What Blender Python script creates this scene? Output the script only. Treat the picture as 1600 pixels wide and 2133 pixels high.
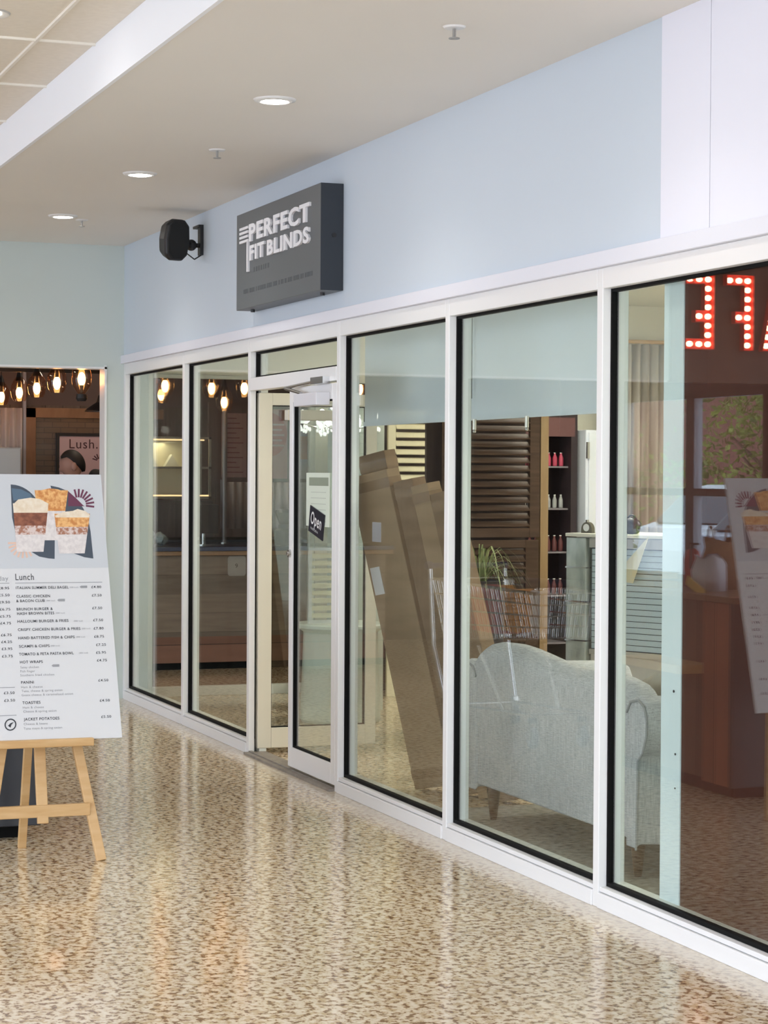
import bpy, bmesh, math, random
from mathutils import Vector, Matrix
random.seed(7)
PI = math.pi
S = bpy.context.scene
for o in list(bpy.data.objects): bpy.data.objects.remove(o)
COL = S.collection

# ------------------------------------------------------------------ camera
cam_d = bpy.data.cameras.new('camera'); cam = bpy.data.objects.new('camera', cam_d); COL.objects.link(cam)
yaw, pitch, roll = math.radians(20.336), math.radians(1.042), 0.006
fw = Vector((-math.cos(yaw)*math.cos(pitch), math.sin(yaw)*math.cos(pitch), -math.sin(pitch)))
r0 = Vector((math.sin(yaw), math.cos(yaw), 0)); u0 = r0.cross(fw)
rr = r0*math.cos(roll)+u0*math.sin(roll); uu = -r0*math.sin(roll)+u0*math.cos(roll)
m = Matrix((rr, uu, -fw)).transposed().to_4x4(); m.translation = Vector((14.617, -3.455, 1.6))
cam.matrix_world = m
cam_d.sensor_fit = 'HORIZONTAL'; cam_d.sensor_width = 36; cam_d.lens = 36*4400/1600
cam_d.clip_end = 200
S.camera = cam

# ------------------------------------------------------------------ light
W = bpy.data.worlds.new('overcast_sky'); S.world = W; W.use_nodes = True
nt = W.node_tree; bg = nt.nodes['Background']
tc = nt.nodes.new('ShaderNodeTexCoord'); sp = nt.nodes.new('ShaderNodeSeparateXYZ'); rp = nt.nodes.new('ShaderNodeValToRGB')
nt.links.new(tc.outputs['Generated'], sp.inputs[0]); nt.links.new(sp.outputs['Z'], rp.inputs[0])
rp.color_ramp.elements[0].position = 0.0; rp.color_ramp.elements[0].color = (0.84, 0.89, 0.965, 1)
rp.color_ramp.elements[1].position = 0.5; rp.color_ramp.elements[1].color = (0.70, 0.80, 1.0, 1)
nt.links.new(rp.outputs[0], bg.inputs[0]); bg.inputs[1].default_value = 1.55
S.view_settings.view_transform = 'Standard'; S.view_settings.look = 'None'
S.view_settings.exposure = 1.58; S.view_settings.gamma = 1; S.view_settings.use_curve_mapping = False

def lamp(name, kind, loc, energy, color, size=0.1, rot=None, blend=0.8, angle=2.2, sy=None):
    d = bpy.data.lights.new(name, kind); d.energy = energy; d.color = color
    if kind == 'AREA':
        d.size = size
        if sy: d.shape = 'RECTANGLE'; d.size_y = sy
    elif kind in ('POINT', 'SPOT'):
        d.shadow_soft_size = size
        if kind == 'SPOT': d.spot_size = angle; d.spot_blend = blend
    o = bpy.data.objects.new(name, d); COL.objects.link(o); o.location = loc
    if rot: o.rotation_euler = rot
    return o

# ------------------------------------------------------------------ materials
MAT = {}
def M(name, col, rough=0.6, metal=0.0, emit=None, es=0.0, spec=0.5, trans=0.0, coat=0.0):
    if name in MAT: return MAT[name]
    a = bpy.data.materials.new(name); a.use_nodes = True; b = a.node_tree.nodes['Principled BSDF']
    b.inputs['Base Color'].default_value = (*col, 1); b.inputs['Roughness'].default_value = rough
    b.inputs['Metallic'].default_value = metal; b.inputs['Specular IOR Level'].default_value = spec
    b.inputs['Coat Weight'].default_value = coat
    if emit: b.inputs['Emission Color'].default_value = (*emit, 1); b.inputs['Emission Strength'].default_value = es
    MAT[name] = a; return a
def bsdf(a): return a.node_tree.nodes['Principled BSDF']
def noisy(name, c1, c2, scale=(4, 4, 4), rough=0.6, detail=4, bump=0.0, lo=0.35, hi=0.65, metal=0, spec=0.5, bscale=None):
    if name in MAT: return MAT[name]
    a = M(name, c1, rough, metal, spec=spec); t = a.node_tree; L = t.links.new; N = t.nodes.new
    tx = N('ShaderNodeTexCoord'); mp = N('ShaderNodeMapping'); mp.inputs['Scale'].default_value = scale
    L(tx.outputs['Object'], mp.inputs[0]); n = N('ShaderNodeTexNoise'); n.inputs['Detail'].default_value = detail; n.inputs['Scale'].default_value = 1
    L(mp.outputs[0], n.inputs[0]); r = N('ShaderNodeValToRGB')
    r.color_ramp.elements[0].position = lo; r.color_ramp.elements[0].color = (*c1, 1)
    r.color_ramp.elements[1].position = hi; r.color_ramp.elements[1].color = (*c2, 1)
    L(n.outputs[0], r.inputs[0]); L(r.outputs[0], bsdf(a).inputs['Base Color'])
    if bump:
        bp = N('ShaderNodeBump'); bp.inputs['Strength'].default_value = bump; bp.inputs['Distance'].default_value = 0.01
        L(n.outputs[0], bp.inputs['Height']); L(bp.outputs[0], bsdf(a).inputs['Normal'])
    return a
def planks(name, c1, c2, axis, width, grain, rough=0.5, gap=0.35, spec=0.4):
    """boards of the given width stacked along axis, with grain streaks and dark joints"""
    if name in MAT: return MAT[name]
    a = noisy(name, c1, c2, grain, rough, 5, 0, 0.3, 0.7, spec=spec); t = a.node_tree; L = t.links.new; N = t.nodes.new
    ramp = [n for n in t.nodes if n.type == 'VALTORGB'][0]; tx = [n for n in t.nodes if n.type == 'TEX_COORD'][0]
    s = N('ShaderNodeSeparateXYZ'); L(tx.outputs['Object'], s.inputs[0])
    d = N('ShaderNodeMath'); d.operation = 'DIVIDE'; L(s.outputs[axis], d.inputs[0]); d.inputs[1].default_value = width
    f = N('ShaderNodeMath'); f.operation = 'FRACT'; L(d.outputs[0], f.inputs[0])
    g = N('ShaderNodeMath'); g.operation = 'GREATER_THAN'; L(f.outputs[0], g.inputs[0]); g.inputs[1].default_value = 0.96
    fl = N('ShaderNodeMath'); fl.operation = 'FLOOR'; L(d.outputs[0], fl.inputs[0])
    wn = N('ShaderNodeTexWhiteNoise'); wn.noise_dimensions = '1D'; L(fl.outputs[0], wn.inputs['W'])
    mr = N('ShaderNodeMapRange'); L(wn.outputs['Value'], mr.inputs[0]); mr.inputs[3].default_value = 0.78; mr.inputs[4].default_value = 1.15
    sb = N('ShaderNodeMath'); sb.operation = 'MULTIPLY_ADD'; L(g.outputs[0], sb.inputs[0]); sb.inputs[1].default_value = -(1-gap); sb.inputs[2].default_value = 1
    mu = N('ShaderNodeMath'); mu.operation = 'MULTIPLY'; L(mr.outputs[0], mu.inputs[0]); L(sb.outputs[0], mu.inputs[1])
    mx = N('ShaderNodeVectorMath'); mx.operation = 'SCALE'; L(ramp.outputs[0], mx.inputs[0]); L(mu.outputs[0], mx.inputs['Scale'])
    L(mx.outputs[0], bsdf(a).inputs['Base Color']); return a
def glassmat(name, tint, f0=0.06, rough=0.0):
    a = bpy.data.materials.new(name); a.use_nodes = True; t = a.node_tree; t.nodes.clear(); L = t.links.new; N = t.nodes.new
    out = N('ShaderNodeOutputMaterial'); mix = N('ShaderNodeMixShader'); tr = N('ShaderNodeBsdfTransparent'); gl = N('ShaderNodeBsdfGlossy')
    tr.inputs[0].default_value = (*tint, 1); gl.inputs['Roughness'].default_value = rough; gl.inputs[0].default_value = (1, 1, 1, 1)
    ge = N('ShaderNodeNewGeometry'); dt = N('ShaderNodeVectorMath'); dt.operation = 'DOT_PRODUCT'
    L(ge.outputs['Incoming'], dt.inputs[0]); L(ge.outputs['Normal'], dt.inputs[1])
    ab = N('ShaderNodeMath'); ab.operation = 'ABSOLUTE'; L(dt.outputs['Value'], ab.inputs[0])
    om = N('ShaderNodeMath'); om.operation = 'SUBTRACT'; om.inputs[0].default_value = 1; L(ab.outputs[0], om.inputs[1])
    pw = N('ShaderNodeMath'); pw.operation = 'POWER'; L(om.outputs[0], pw.inputs[0]); pw.inputs[1].default_value = 5
    ma = N('ShaderNodeMath'); ma.operation = 'MULTIPLY_ADD'; L(pw.outputs[0], ma.inputs[0]); ma.inputs[1].default_value = 1-f0; ma.inputs[2].default_value = f0
    L(ma.outputs[0], mix.inputs[0]); L(tr.outputs[0], mix.inputs[1]); L(gl.outputs[0], mix.inputs[2]); L(mix.outputs[0], out.inputs[0])
    MAT[name] = a; return a

def terrazzo():
    a = M('terrazzo', (.6, .5, .4), 0.13, spec=0.45); t = a.node_tree; L = t.links.new; N = t.nodes.new
    tx = N('ShaderNodeTexCoord')
    n1 = N('ShaderNodeTexNoise'); n1.inputs['Scale'].default_value = 40; n1.inputs['Detail'].default_value = 2.5; n1.inputs['Roughness'].default_value = 0.6
    mp = N('ShaderNodeMapping'); mp.inputs['Location'].default_value = (7, 3, 1); L(tx.outputs['Object'], mp.inputs[0])
    n2 = N('ShaderNodeTexNoise'); n2.inputs['Scale'].default_value = 26; n2.inputs['Detail'].default_value = 3
    n3 = N('ShaderNodeTexNoise'); n3.inputs['Scale'].default_value = 0.5; n3.inputs['Detail'].default_value = 2
    L(tx.outputs['Object'], n1.inputs[0]); L(mp.outputs[0], n2.inputs[0]); L(tx.outputs['Object'], n3.inputs[0])
    r1 = N('ShaderNodeValToRGB'); e = r1.color_ramp.elements
    e[0].position = 0.39; e[0].color = (0.26, 0.155, 0.08, 1); e[1].position = 0.475; e[1].color = (0.74, 0.61, 0.42, 1)
    x = r1.color_ramp.elements.new(0.425); x.color = (0.38, 0.25, 0.14, 1)
    x = r1.color_ramp.elements.new(0.62); x.color = (0.86, 0.76, 0.60, 1)
    L(n1.outputs[0], r1.inputs[0])
    r2 = N('ShaderNodeValToRGB'); e = r2.color_ramp.elements
    e[0].position = 0.40; e[0].color = (0.72, 0.62, 0.48, 1); e[1].position = 0.5; e[1].color = (1, 1, 1, 1); L(n2.outputs[0], r2.inputs[0])
    mu = N('ShaderNodeMixRGB'); mu.blend_type = 'MULTIPLY'; mu.inputs[0].default_value = 0.85; L(r1.outputs[0], mu.inputs[1]); L(r2.outputs[0], mu.inputs[2])
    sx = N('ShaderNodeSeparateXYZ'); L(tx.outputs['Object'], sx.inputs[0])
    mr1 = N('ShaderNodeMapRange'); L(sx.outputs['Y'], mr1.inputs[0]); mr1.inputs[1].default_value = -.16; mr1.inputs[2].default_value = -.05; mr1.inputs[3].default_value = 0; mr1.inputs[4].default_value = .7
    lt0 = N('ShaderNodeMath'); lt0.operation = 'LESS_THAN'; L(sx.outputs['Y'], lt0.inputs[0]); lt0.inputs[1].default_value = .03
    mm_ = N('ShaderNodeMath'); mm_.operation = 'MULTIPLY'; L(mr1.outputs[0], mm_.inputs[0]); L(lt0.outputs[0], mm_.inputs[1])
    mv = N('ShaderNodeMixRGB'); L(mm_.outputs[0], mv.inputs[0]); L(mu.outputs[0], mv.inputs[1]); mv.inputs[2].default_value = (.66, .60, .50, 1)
    L(mv.outputs[0], bsdf(a).inputs['Base Color'])
    bp = N('ShaderNodeBump'); bp.inputs['Strength'].default_value = 0.06; bp.inputs['Distance'].default_value = 0.003
    L(n2.outputs[0], bp.inputs['Height']); L(bp.outputs[0], bsdf(a).inputs['Normal'])
    return a
def fabric():
    a = noisy('sofa_linen', (.52, .53, .53), (.60, .605, .60), (3, 3, 3), 0.95, 2, spec=0.15)
    t = a.node_tree; L = t.links.new; N = t.nodes.new
    ramp = [n for n in t.nodes if n.type == 'VALTORGB'][0]; tx = [n for n in t.nodes if n.type == 'TEX_COORD'][0]
    outs = []
    for sc in ((30, 30, 420), (420, 420, 14)):
        mp = N('ShaderNodeMapping'); mp.inputs['Scale'].default_value = sc; L(tx.outputs['Object'], mp.inputs[0])
        n = N('ShaderNodeTexNoise'); n.inputs['Scale'].default_value = 1; n.inputs['Detail'].default_value = 1; L(mp.outputs[0], n.inputs[0]); outs.append(n)
    ad = N('ShaderNodeMath'); ad.operation = 'ADD'; L(outs[0].outputs[0], ad.inputs[0]); L(outs[1].outputs[0], ad.inputs[1])
    mr = N('ShaderNodeMapRange'); mr.inputs[1].default_value = 0.7; mr.inputs[2].default_value = 1.3; mr.inputs[3].default_value = 0.72; mr.inputs[4].default_value = 1.2
    L(ad.outputs[0], mr.inputs[0]); sc = N('ShaderNodeVectorMath'); sc.operation = 'SCALE'; L(ramp.outputs[0], sc.inputs[0]); L(mr.outputs[0], sc.inputs['Scale'])
    L(sc.outputs[0], bsdf(a).inputs['Base Color']); return a

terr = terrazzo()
white = M('white_powder_coat', (.80, .80, .80), 0.35)
black = M('black_rubber', (.006, .006, .006), 0.6, spec=.1)
cream = M('cream_paint', (.72, .67, .52), 0.7)
glass = glassmat('shopfront_glass', (.93, .96, .95), 0.08)
darkglass = glassmat('case_glass', (.80, .90, .88), 0.09)
blackm = M('black_plastic', (.012, .012, .014), 0.45)
chrome = M('brushed_steel', (.62, .62, .62), 0.25, 1.0)
wood_l = noisy('beech_wood', (.56, .34, .14), (.64, .42, .20), (6, 6, 40), 0.45)

# ------------------------------------------------------------------ helpers
def bm_(): return bmesh.new()
def obj(name, bm, mat, parent=None, bevel=0, smooth=False, seg=2, kind=None, label=None, subsurf=0):
    me = bpy.data.meshes.new(name); bmesh.ops.recalc_face_normals(bm, faces=bm.faces[:]); bm.to_mesh(me); bm.free()
    if isinstance(mat, (list, tuple)):
        for q in mat: me.materials.append(q)
    else: me.materials.append(mat)
    if smooth:
        for p in me.polygons: p.use_smooth = True
    o = bpy.data.objects.new(name, me); COL.objects.link(o)
    if parent:
        o.parent = parent; w = Matrix.Identity(4); q = parent
        w = Matrix.Translation(-abs_loc(parent)); o.matrix_parent_inverse = w
    if bevel:
        b = o.modifiers.new('bevel', 'BEVEL'); b.width = bevel; b.segments = seg; b.limit_method = 'ANGLE'; b.angle_limit = 0.6
    if subsurf:
        b = o.modifiers.new('subsurf', 'SUBSURF'); b.levels = b.render_levels = subsurf
    if kind: o['kind'] = kind
    if label: o['label'] = label
    return o
def abs_loc(o):
    # every part mesh sits at its parent's origin frame: only empties carry a location
    l = Vector(o.location)
    return l
def thing(name, label, cat, loc=(0, 0, 0), group=None, kind=None):
    o = bpy.data.objects.new(name, None); COL.objects.link(o); o.location = loc; o.empty_display_size = .1
    if kind: o['kind'] = kind
    if label: o['label'] = label
    if cat: o['category'] = cat
    if group: o['group'] = group
    return o
def tag(o, label, cat, group=None):
    o['label'] = label; o['category'] = cat
    if group: o['group'] = group
    return o
def dup(root, delta, label=None, group=None):
    r = root.copy(); COL.objects.link(r); r.location = Vector(root.location)+Vector(delta)
    if label: r['label'] = label
    if group: r['group'] = group
    for ch in list(root.children):
        c = ch.copy(); COL.objects.link(c); mi = ch.matrix_parent_inverse.copy(); c.parent = r; c.matrix_parent_inverse = mi
        for g in list(ch.children):
            d = g.copy(); COL.objects.link(d); mi = g.matrix_parent_inverse.copy(); d.parent = c; d.matrix_parent_inverse = mi
    return r
def box(bm, x0, x1, y0, y1, z0, z1, T=None):
    v = [bm.verts.new((x, y, z)) for x in (x0, x1) for y in (y0, y1) for z in (z0, z1)]
    for f in ((0, 1, 3, 2), (4, 6, 7, 5), (0, 4, 5, 1), (2, 3, 7, 6), (0, 2, 6, 4), (1, 5, 7, 3)): bm.faces.new([v[i] for i in f])
    if T is not None:
        for q in v: q.co = T @ q.co
    return v
def quad(bm, *p): bm.faces.new([bm.verts.new(q) for q in p])
def cyl(bm, a, b, r, r2=None, n=16, caps=True):
    a, b = Vector(a), Vector(b); r2 = r if r2 is None else r2; d = (b-a).normalized()
    p = d.orthogonal().normalized(); q = d.cross(p)
    A = [bm.verts.new(a+(p*math.cos(t*2*PI/n)+q*math.sin(t*2*PI/n))*r) for t in range(n)]
    B = [bm.verts.new(b+(p*math.cos(t*2*PI/n)+q*math.sin(t*2*PI/n))*r2) for t in range(n)]
    for i in range(n): bm.faces.new((A[i], A[(i+1) % n], B[(i+1) % n], B[i]))
    if caps: bm.faces.new(A[::-1]); bm.faces.new(B)
def tube(bm, pts, r, n=8):
    for a, b in zip(pts[:-1], pts[1:]): cyl(bm, a, b, r, n=n)
def lathe(bm, prof, c, n=24, axis='z', cap=True):
    """prof: list of (radius, height)"""
    rings = []
    for r, h in prof:
        rings.append([bm.verts.new((c[0]+r*math.cos(2*PI*i/n), c[1]+r*math.sin(2*PI*i/n), c[2]+h)) for i in range(n)])
    for A, B in zip(rings[:-1], rings[1:]):
        for i in range(n): bm.faces.new((A[i], A[(i+1) % n], B[(i+1) % n], B[i]))
    if cap: bm.faces.new(rings[0][::-1]); bm.faces.new(rings[-1])
def ball(bm, c, r, sx=1, sy=1, sz=1, u=14, v=10):
    mt = Matrix.Translation(c) @ Matrix.Diagonal((sx*r, sy*r, sz*r, 1))
    bmesh.ops.create_uvsphere(bm, u_segments=u, v_segments=v, radius=1, matrix=mt)
def prism(bm, pts, O, U, V, d):
    """polygon pts (u,v) in the frame O,U,V extruded by vector d"""
    O, U, V, d = Vector(O), Vector(U), Vector(V), Vector(d)
    A = [bm.verts.new(O+U*u+V*v) for u, v in pts]; B = [bm.verts.new(O+U*u+V*v+d) for u, v in pts]
    n = len(pts)
    bm.faces.new(A); bm.faces.new(B[::-1])
    for i in range(n): bm.faces.new((A[i], B[i], B[(i+1) % n], A[(i+1) % n]))
_tc = {}
def text(bm, s, O, U, V, Nn, w, h, ext=0.0008, fitw=True, bold=0.0, shear=0.0):
    """string fitted in width w and cap height h, left-bottom at O; returns nothing"""
    key = (s, bold, shear)
    if key not in _tc:
        c = bpy.data.curves.new('t', 'FONT'); c.body = s; c.size = 1; c.resolution_u = 3; c.offset = bold; c.shear = shear; c.space_character = 1.1
        o = bpy.data.objects.new('t', c); COL.objects.link(o); bpy.context.view_layer.update()
        me = o.to_mesh(); vs = [v.co.copy() for v in me.vertices]; fs = [tuple(p.vertices) for p in me.polygons]
        o.to_mesh_clear(); bpy.data.objects.remove(o); bpy.data.curves.remove(c); _tc[key] = (vs, fs)
    vs, fs = _tc[key]
    if not vs: return
    x0 = min(v.x for v in vs); x1 = max(v.x for v in vs); y1 = 0.70
    sx = w/(x1-x0); sy = h/y1
    if w is None: sx = sy
    O, U, V, Nn = Vector(O), Vector(U), Vector(V), Vector(Nn)
    nv = [bm.verts.new(O+U*((v.x-x0)*sx)+V*(v.y*sy)+Nn*ext) for v in vs]
    for f in fs:
        try: bm.faces.new([nv[i] for i in f])
        except ValueError: pass
    if ext > 0.002:
        ov = [bm.verts.new(O+U*((v.x-x0)*sx)+V*(v.y*sy)) for v in vs]; cnt = {}
        for f in fs:
            for i in range(len(f)):
                e = (f[i], f[(i+1) % len(f)]); k = tuple(sorted(e)); cnt.setdefault(k, []).append(e)
        for k, l in cnt.items():
            if len(l) == 1:
                a, b = l[0]
                try: bm.faces.new((nv[a], nv[b], ov[b], ov[a]))
                except ValueError: pass
X_, Y_, Z_ = Vector((1, 0, 0)), Vector((0, 1, 0)), Vector((0, 0, 1))
def simple(name, mat, dims, parent=None, bevel=0, **k):
    b = bm_(); box(b, *dims); return obj(name, b, mat, parent, bevel, **k)

# ------------------------------------------------------------------ setting
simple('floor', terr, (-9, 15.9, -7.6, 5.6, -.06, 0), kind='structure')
ceil_m = noisy('ceiling_paint', (.79, .765, .72), (.82, .795, .75), (.7, .7, .7), 0.9, 2)
simple('ceiling', ceil_m, (0, 15.9, -1.494, .15, 3.19, 3.40), kind='structure')
beam_m = M('bulkhead_white', (.90, .93, .98), 0.6)
simple('trim_1', beam_m, (0.0, 15.9, -1.512, -1.494, 3.185, 3.45), kind='structure', label='pale bulkhead edge between low soffit and tiled ceiling')
# tiled high ceiling
b = bm_(); box(b, 0, 15.9, -7.5, -1.512, 3.395, 3.46)
ct = noisy('ceiling_tile', (.78, .72, .62), (.81, .75, .65), (30, 30, 30), 0.95, 3)
obj('ceiling', b, ct, kind='structure')
b = bm_()
xx = .66
while xx < 15.8:
    if xx > 0: box(b, xx-.007, xx+.007, -7.5, -1.512, 3.385, 3.397)
    xx += 1.04
yy = -1.76
while yy > -7.5: box(b, 0, 15.9, yy-.007, yy+.007, 3.384, 3.396); yy -= 1.04
obj('trim_2', b, M('tile_grid', (.86, .82, .74), .6), kind='structure', label='white metal grid of the tiled ceiling')

fascia_m = noisy('fascia_paint', (.585, .657, .733), (.605, .677, .753), (.5, .5, .5), 0.55, 2)
fascia2_m = M('fascia_panel', (.80, .81, .90), 0.5)
b = bm_(); box(b, -.0, 8.05, 0, .15, 2.42, 3.19); obj('wall_front', b, fascia_m, kind='structure', label='pale blue fascia wall above the shopfront')
b = bm_(); box(b, 8.052, 8.397, -.004, .15, 2.42, 3.19); box(b, 8.401, 15.9, -.004, .15, 2.42, 3.19)
obj('wall_front', b, fascia2_m, kind='structure', label='whiter lavender fascia panels at the near end')
b = bm_(); box(b, -.02, 15.9, -.022, .12, 2.362, 2.42)
obj('trim_3', b, M('lilac_trim', (.76, .77, .84), .5), kind='structure', bevel=.003, label='lilac ledge board running above the window heads')

# sage end wall with the café opening
sage = noisy('sage_paint', (.57, .63, .60), (.59, .65, .62), (.8, .8, .8), 0.7, 2)
b = bm_()
box(b, -.14, 0, -7.5, .2, 2.335, 3.43)           # fascia over the opening
box(b, -.14, 0, -.125, .18, 0, 2.335)            # corner pillar
box(b, -.14, 0, .18, 5.6, 2.30, 3.2); box(b, -.14, 0, 1.42, 1.70, 0, 2.30); box(b, -.14, 0, 1.70, 1.86, 0, 2.085); box(b, -.14, 0, 1.70, 1.86, 2.26, 2.3); box(b, -.14, 0, 1.86, 3.0, 0, 2.30); box(b, -.14, 0, 3.0, 5.6, 0, 2.3)
obj('wall_end', b, sage, kind='structure', label='sage painted end wall around the café opening')
b = bm_(); box(b, -.145, .012, -.14, -.125, 0, 2.347); box(b, -.145, .012, -4.2, -.125, 2.322, 2.337)
obj('trim_4', b, white, kind='structure', label='white edge trim of the café opening')
# inner lining of the shop side of that wall
b = bm_(); box(b, 0, .02, 1.42, 1.70, 0, 2.9); box(b, 0, .02, 1.70, 1.86, 0, 2.085); box(b, 0, .02, 1.70, 1.86, 2.26, 2.9); box(b, 0, .02, 1.86, 5.5, 0, 2.9); box(b, 0, .02, .12, 1.42, 2.30, 2.9)
obj('wall_shop_end', b, M('shop_wall', (.80, .78, .68), .75), kind='structure')
b = bm_(); box(b, 0, 7.92, 5.4, 5.5, 0, 2.95)
obj('wall_back', b, MAT['shop_wall'], kind='structure')
b = bm_(); box(b, 0.02, 7.92, .15, 5.4, 2.9, 2.95)
obj('ceiling', b, M('shop_ceiling', (.72, .72, .62), .9), kind='structure')
mint = noisy('mint_paint', (.76, .87, .88), (.80, .90, .91), (3, 3, 3), 0.5, 2)
b = bm_(); box(b, 7.915, 8.060, .085, 5.5, 0.0, 2.36)
obj('wall_partition', b, mint, kind='structure', bevel=.004, label='mint partition wall whose end post stands against the glass')
b = bm_(); box(b, 7.915, 8.06, .11, 5.5, 2.36, 2.95); obj('wall_partition', b, MAT['shop_wall'], kind='structure')
b = bm_()
for x, y, z, r in ((8.03, .084, .62, .004), (8.015, .084, .84, .005), (8.03, .084, .50, .003), (8.0, .084, .05, .01)):
    cyl(b, (x, y, z), (x, y-.002, z), r, n=8)
obj('trim_5', b, blackm, kind='structure', label='dark scuff marks low on the mint post')

# ---- shopfront windows
X0 = [0.0, 1.60, 3.05, 4.60, 6.05, 7.55, 10.6]
def ring(b, xa, xb, za, zb, y0, y1, w, wb=None):
    wb = w if wb is None else wb
    box(b, xa, xb, y0, y1, za, za+wb); box(b, xa, xb, y0, y1, zb-w, zb)
    box(b, xa, xa+w, y0, y1, za+wb, zb-w); box(b, xb-w, xb, y0, y1, za+wb, zb-w)
sage_in = M('inner_frame_white', (.76, .78, .72), .5)
def bay(n, xa, xb, door=False):
    w = thing('window_%d' % n, None, None, (xa, 0, 0), kind='structure')
    b = bm_()
    box(b, xa, xa+.047, 0, .035, 0 if not door else 0, 2.362)       # mullion
    box(b, xa+.047, xb, 0, .035, 2.285, 2.362)                       # head
    if not door:
        box(b, xa+.047, xb, -.006, .035, 0, .058); box(b, xa+.047, xb, .004, .035, .060, .078)
    obj('frame', b, white, w, bevel=.003)
    z0 = .078 if not door else 2.135
    b = bm_(); ring(b, xa+.042, xb+.004, z0, 2.288, .035, .062, .014); obj('gasket', b, black, w)
    b = bm_(); box(b, xa, xa+.052, .062, .105, 0, 2.33)
    if not door: box(b, xa+.052, xb, .062, .105, 0, .092)
    else: box(b, xa+.052, xb, .035, .105, 2.07, 2.137)
    box(b, xa+.052, xb, .062, .105, 2.28, 2.34); obj('inner_frame', b, sage_in, w, bevel=.002)
    b = bm_(); box(b, xa+.05, xb-.004, .046, .052, z0+.012, 2.276); obj('glass_pane', b, glass, w)
    return w
for i in (0, 1, 3, 4, 5): bay(i+1, X0[i], X0[i+1])
w3 = bay(3, X0[2], X0[3], door=True)
b = bm_(); box(b, 3.097, 4.6, -.004, .045, 2.065, 2.137); obj('transom_bar', b, white, w3, bevel=.003)
bay(7, 10.6, 13.6)
# door threshold
b = bm_(); box(b, 3.10, 4.6, -.03, .10, 0, .012); box(b, 3.1, 4.6, .0, .02, .012, .018)
obj('trim_6', b, noisy('worn_metal', (.22, .19, .16), (.30, .27, .23), (20, 20, 20), .5), kind='structure', label='worn metal threshold strip of the shop door')

# ---- double door
cream_fr = M('door_cream', (.74, .70, .58), .4)
d = thing('door_1', None, None, (3.85, 0, 0), kind='structure')
b = bm_(); box(b, 3.83, 3.885, 0, .045, .03, 2.055); box(b, 4.535, 4.60, 0, .045, .03, 2.055)
box(b, 3.885, 4.535, 0, .045, .03, .135); box(b, 3.885, 4.535, 0, .045, 1.975, 2.055)
dl = obj('door_leaf', b, white, d, bevel=.003)
b = bm_(); ring(b, 3.880, 4.54, .130, 1.98, .010, .036, .012); obj('gasket', b, black, dl)
b = bm_(); box(b, 3.89, 4.53, .020, .026, .14, 1.97); obj('glass_pane', b, glass, dl)
b = bm_(); box(b, 4.13, 4.50, -.075, 0, 1.945, 2.01); obj('door_closer', b, M('closer_silver', (.70, .70, .74), .35), dl, bevel=.004)
b = bm_(); tube(b, [(4.15, -.04, 2.015), (3.9, -.05, 2.05), (4.4, -.01, 2.075)], .009); box(b, 4.3, 4.5, -.04, 0, 2.055, 2.09); obj('closer_arm', b, chrome, dl)
b = bm_(); cyl(b, (3.855, -.012, 1.17), (3.855, 0, 1.17), .022); cyl(b, (3.855, -.02, 1.17), (3.855, -.012, 1.17), .010); obj('lock', b, chrome, dl)
# leaf standing open into the shop
d2 = thing('door_2', None, None, (3.07, .06, 0), kind='structure')
b = bm_(); box(b, 3.06, 3.11, .05, .13, .03, 2.055); box(b, 3.06, 3.11, .70, .765, .03, 2.055)
box(b, 3.06, 3.11, .13, .70, .03, .145); box(b, 3.06, 3.11, .13, .70, 1.985, 2.055)
dl = obj('door_leaf', b, cream_fr, d2, bevel=.003)
b = bm_(); ring(b, .125, .705, .14, 1.99, 3.072, 3.098, .010)
for v in b.verts: v.co = Vector((v.co.y, v.co.x, v.co.z))
obj('gasket', b, black, dl)
b = bm_(); box(b, 3.082, 3.088, .13, .70, .15, 1.98); obj('glass_pane', b, glass, dl)
b = bm_(); box(b, 3.11, 3.17, .20, .62, 1.90, 1.96); obj('door_closer', b, M('closer_cream', (.74, .70, .60), .35), dl, bevel=.004)

# ---- dark boards behind the near pane
brown = noisy('red_brown_board', (.060, .014, .008), (.078, .019, .010), (2, 2, 2), 0.55, 2, spec=.25)
b = bm_(); box(b, 8.062, 8.224, .09, .12, .02, 2.36); box(b, 8.228, 9.4, .088, .12, .02, 2.36); box(b, 9.404, 13.6, .088, .12, .02, 2.36)
obj('wall_hoarding', b, brown, kind='structure', label='dark red-brown boards closing off the window of the next unit')
b = bm_(); box(b, 8.224, 8.228, .095, .118, .02, 2.36); obj('trim_7', b, blackm, kind='structure')

# ---- end glazing between shop and café (glass with a low rail)
w = thing('window_8', None, None, (0, .8, 0), kind='structure')
b = bm_(); box(b, -.06, .0, .18, 1.42, 0, .07); box(b, -.06, 0, .18, .215, .07, 2.3); box(b, -.06, 0, 1.385, 1.42, .07, 2.3); box(b, -.06, 0, .215, 1.385, 2.27, 2.3)
obj('frame', b, M('rail_white', (.72, .73, .66), .4), w, bevel=.003)
b = bm_(); box(b, -.034, -.028, .21, 1.39, .065, 2.275); obj('glass_pane', b, glassmat('partition_glass', (.93, .95, .93), .008), w)

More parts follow.
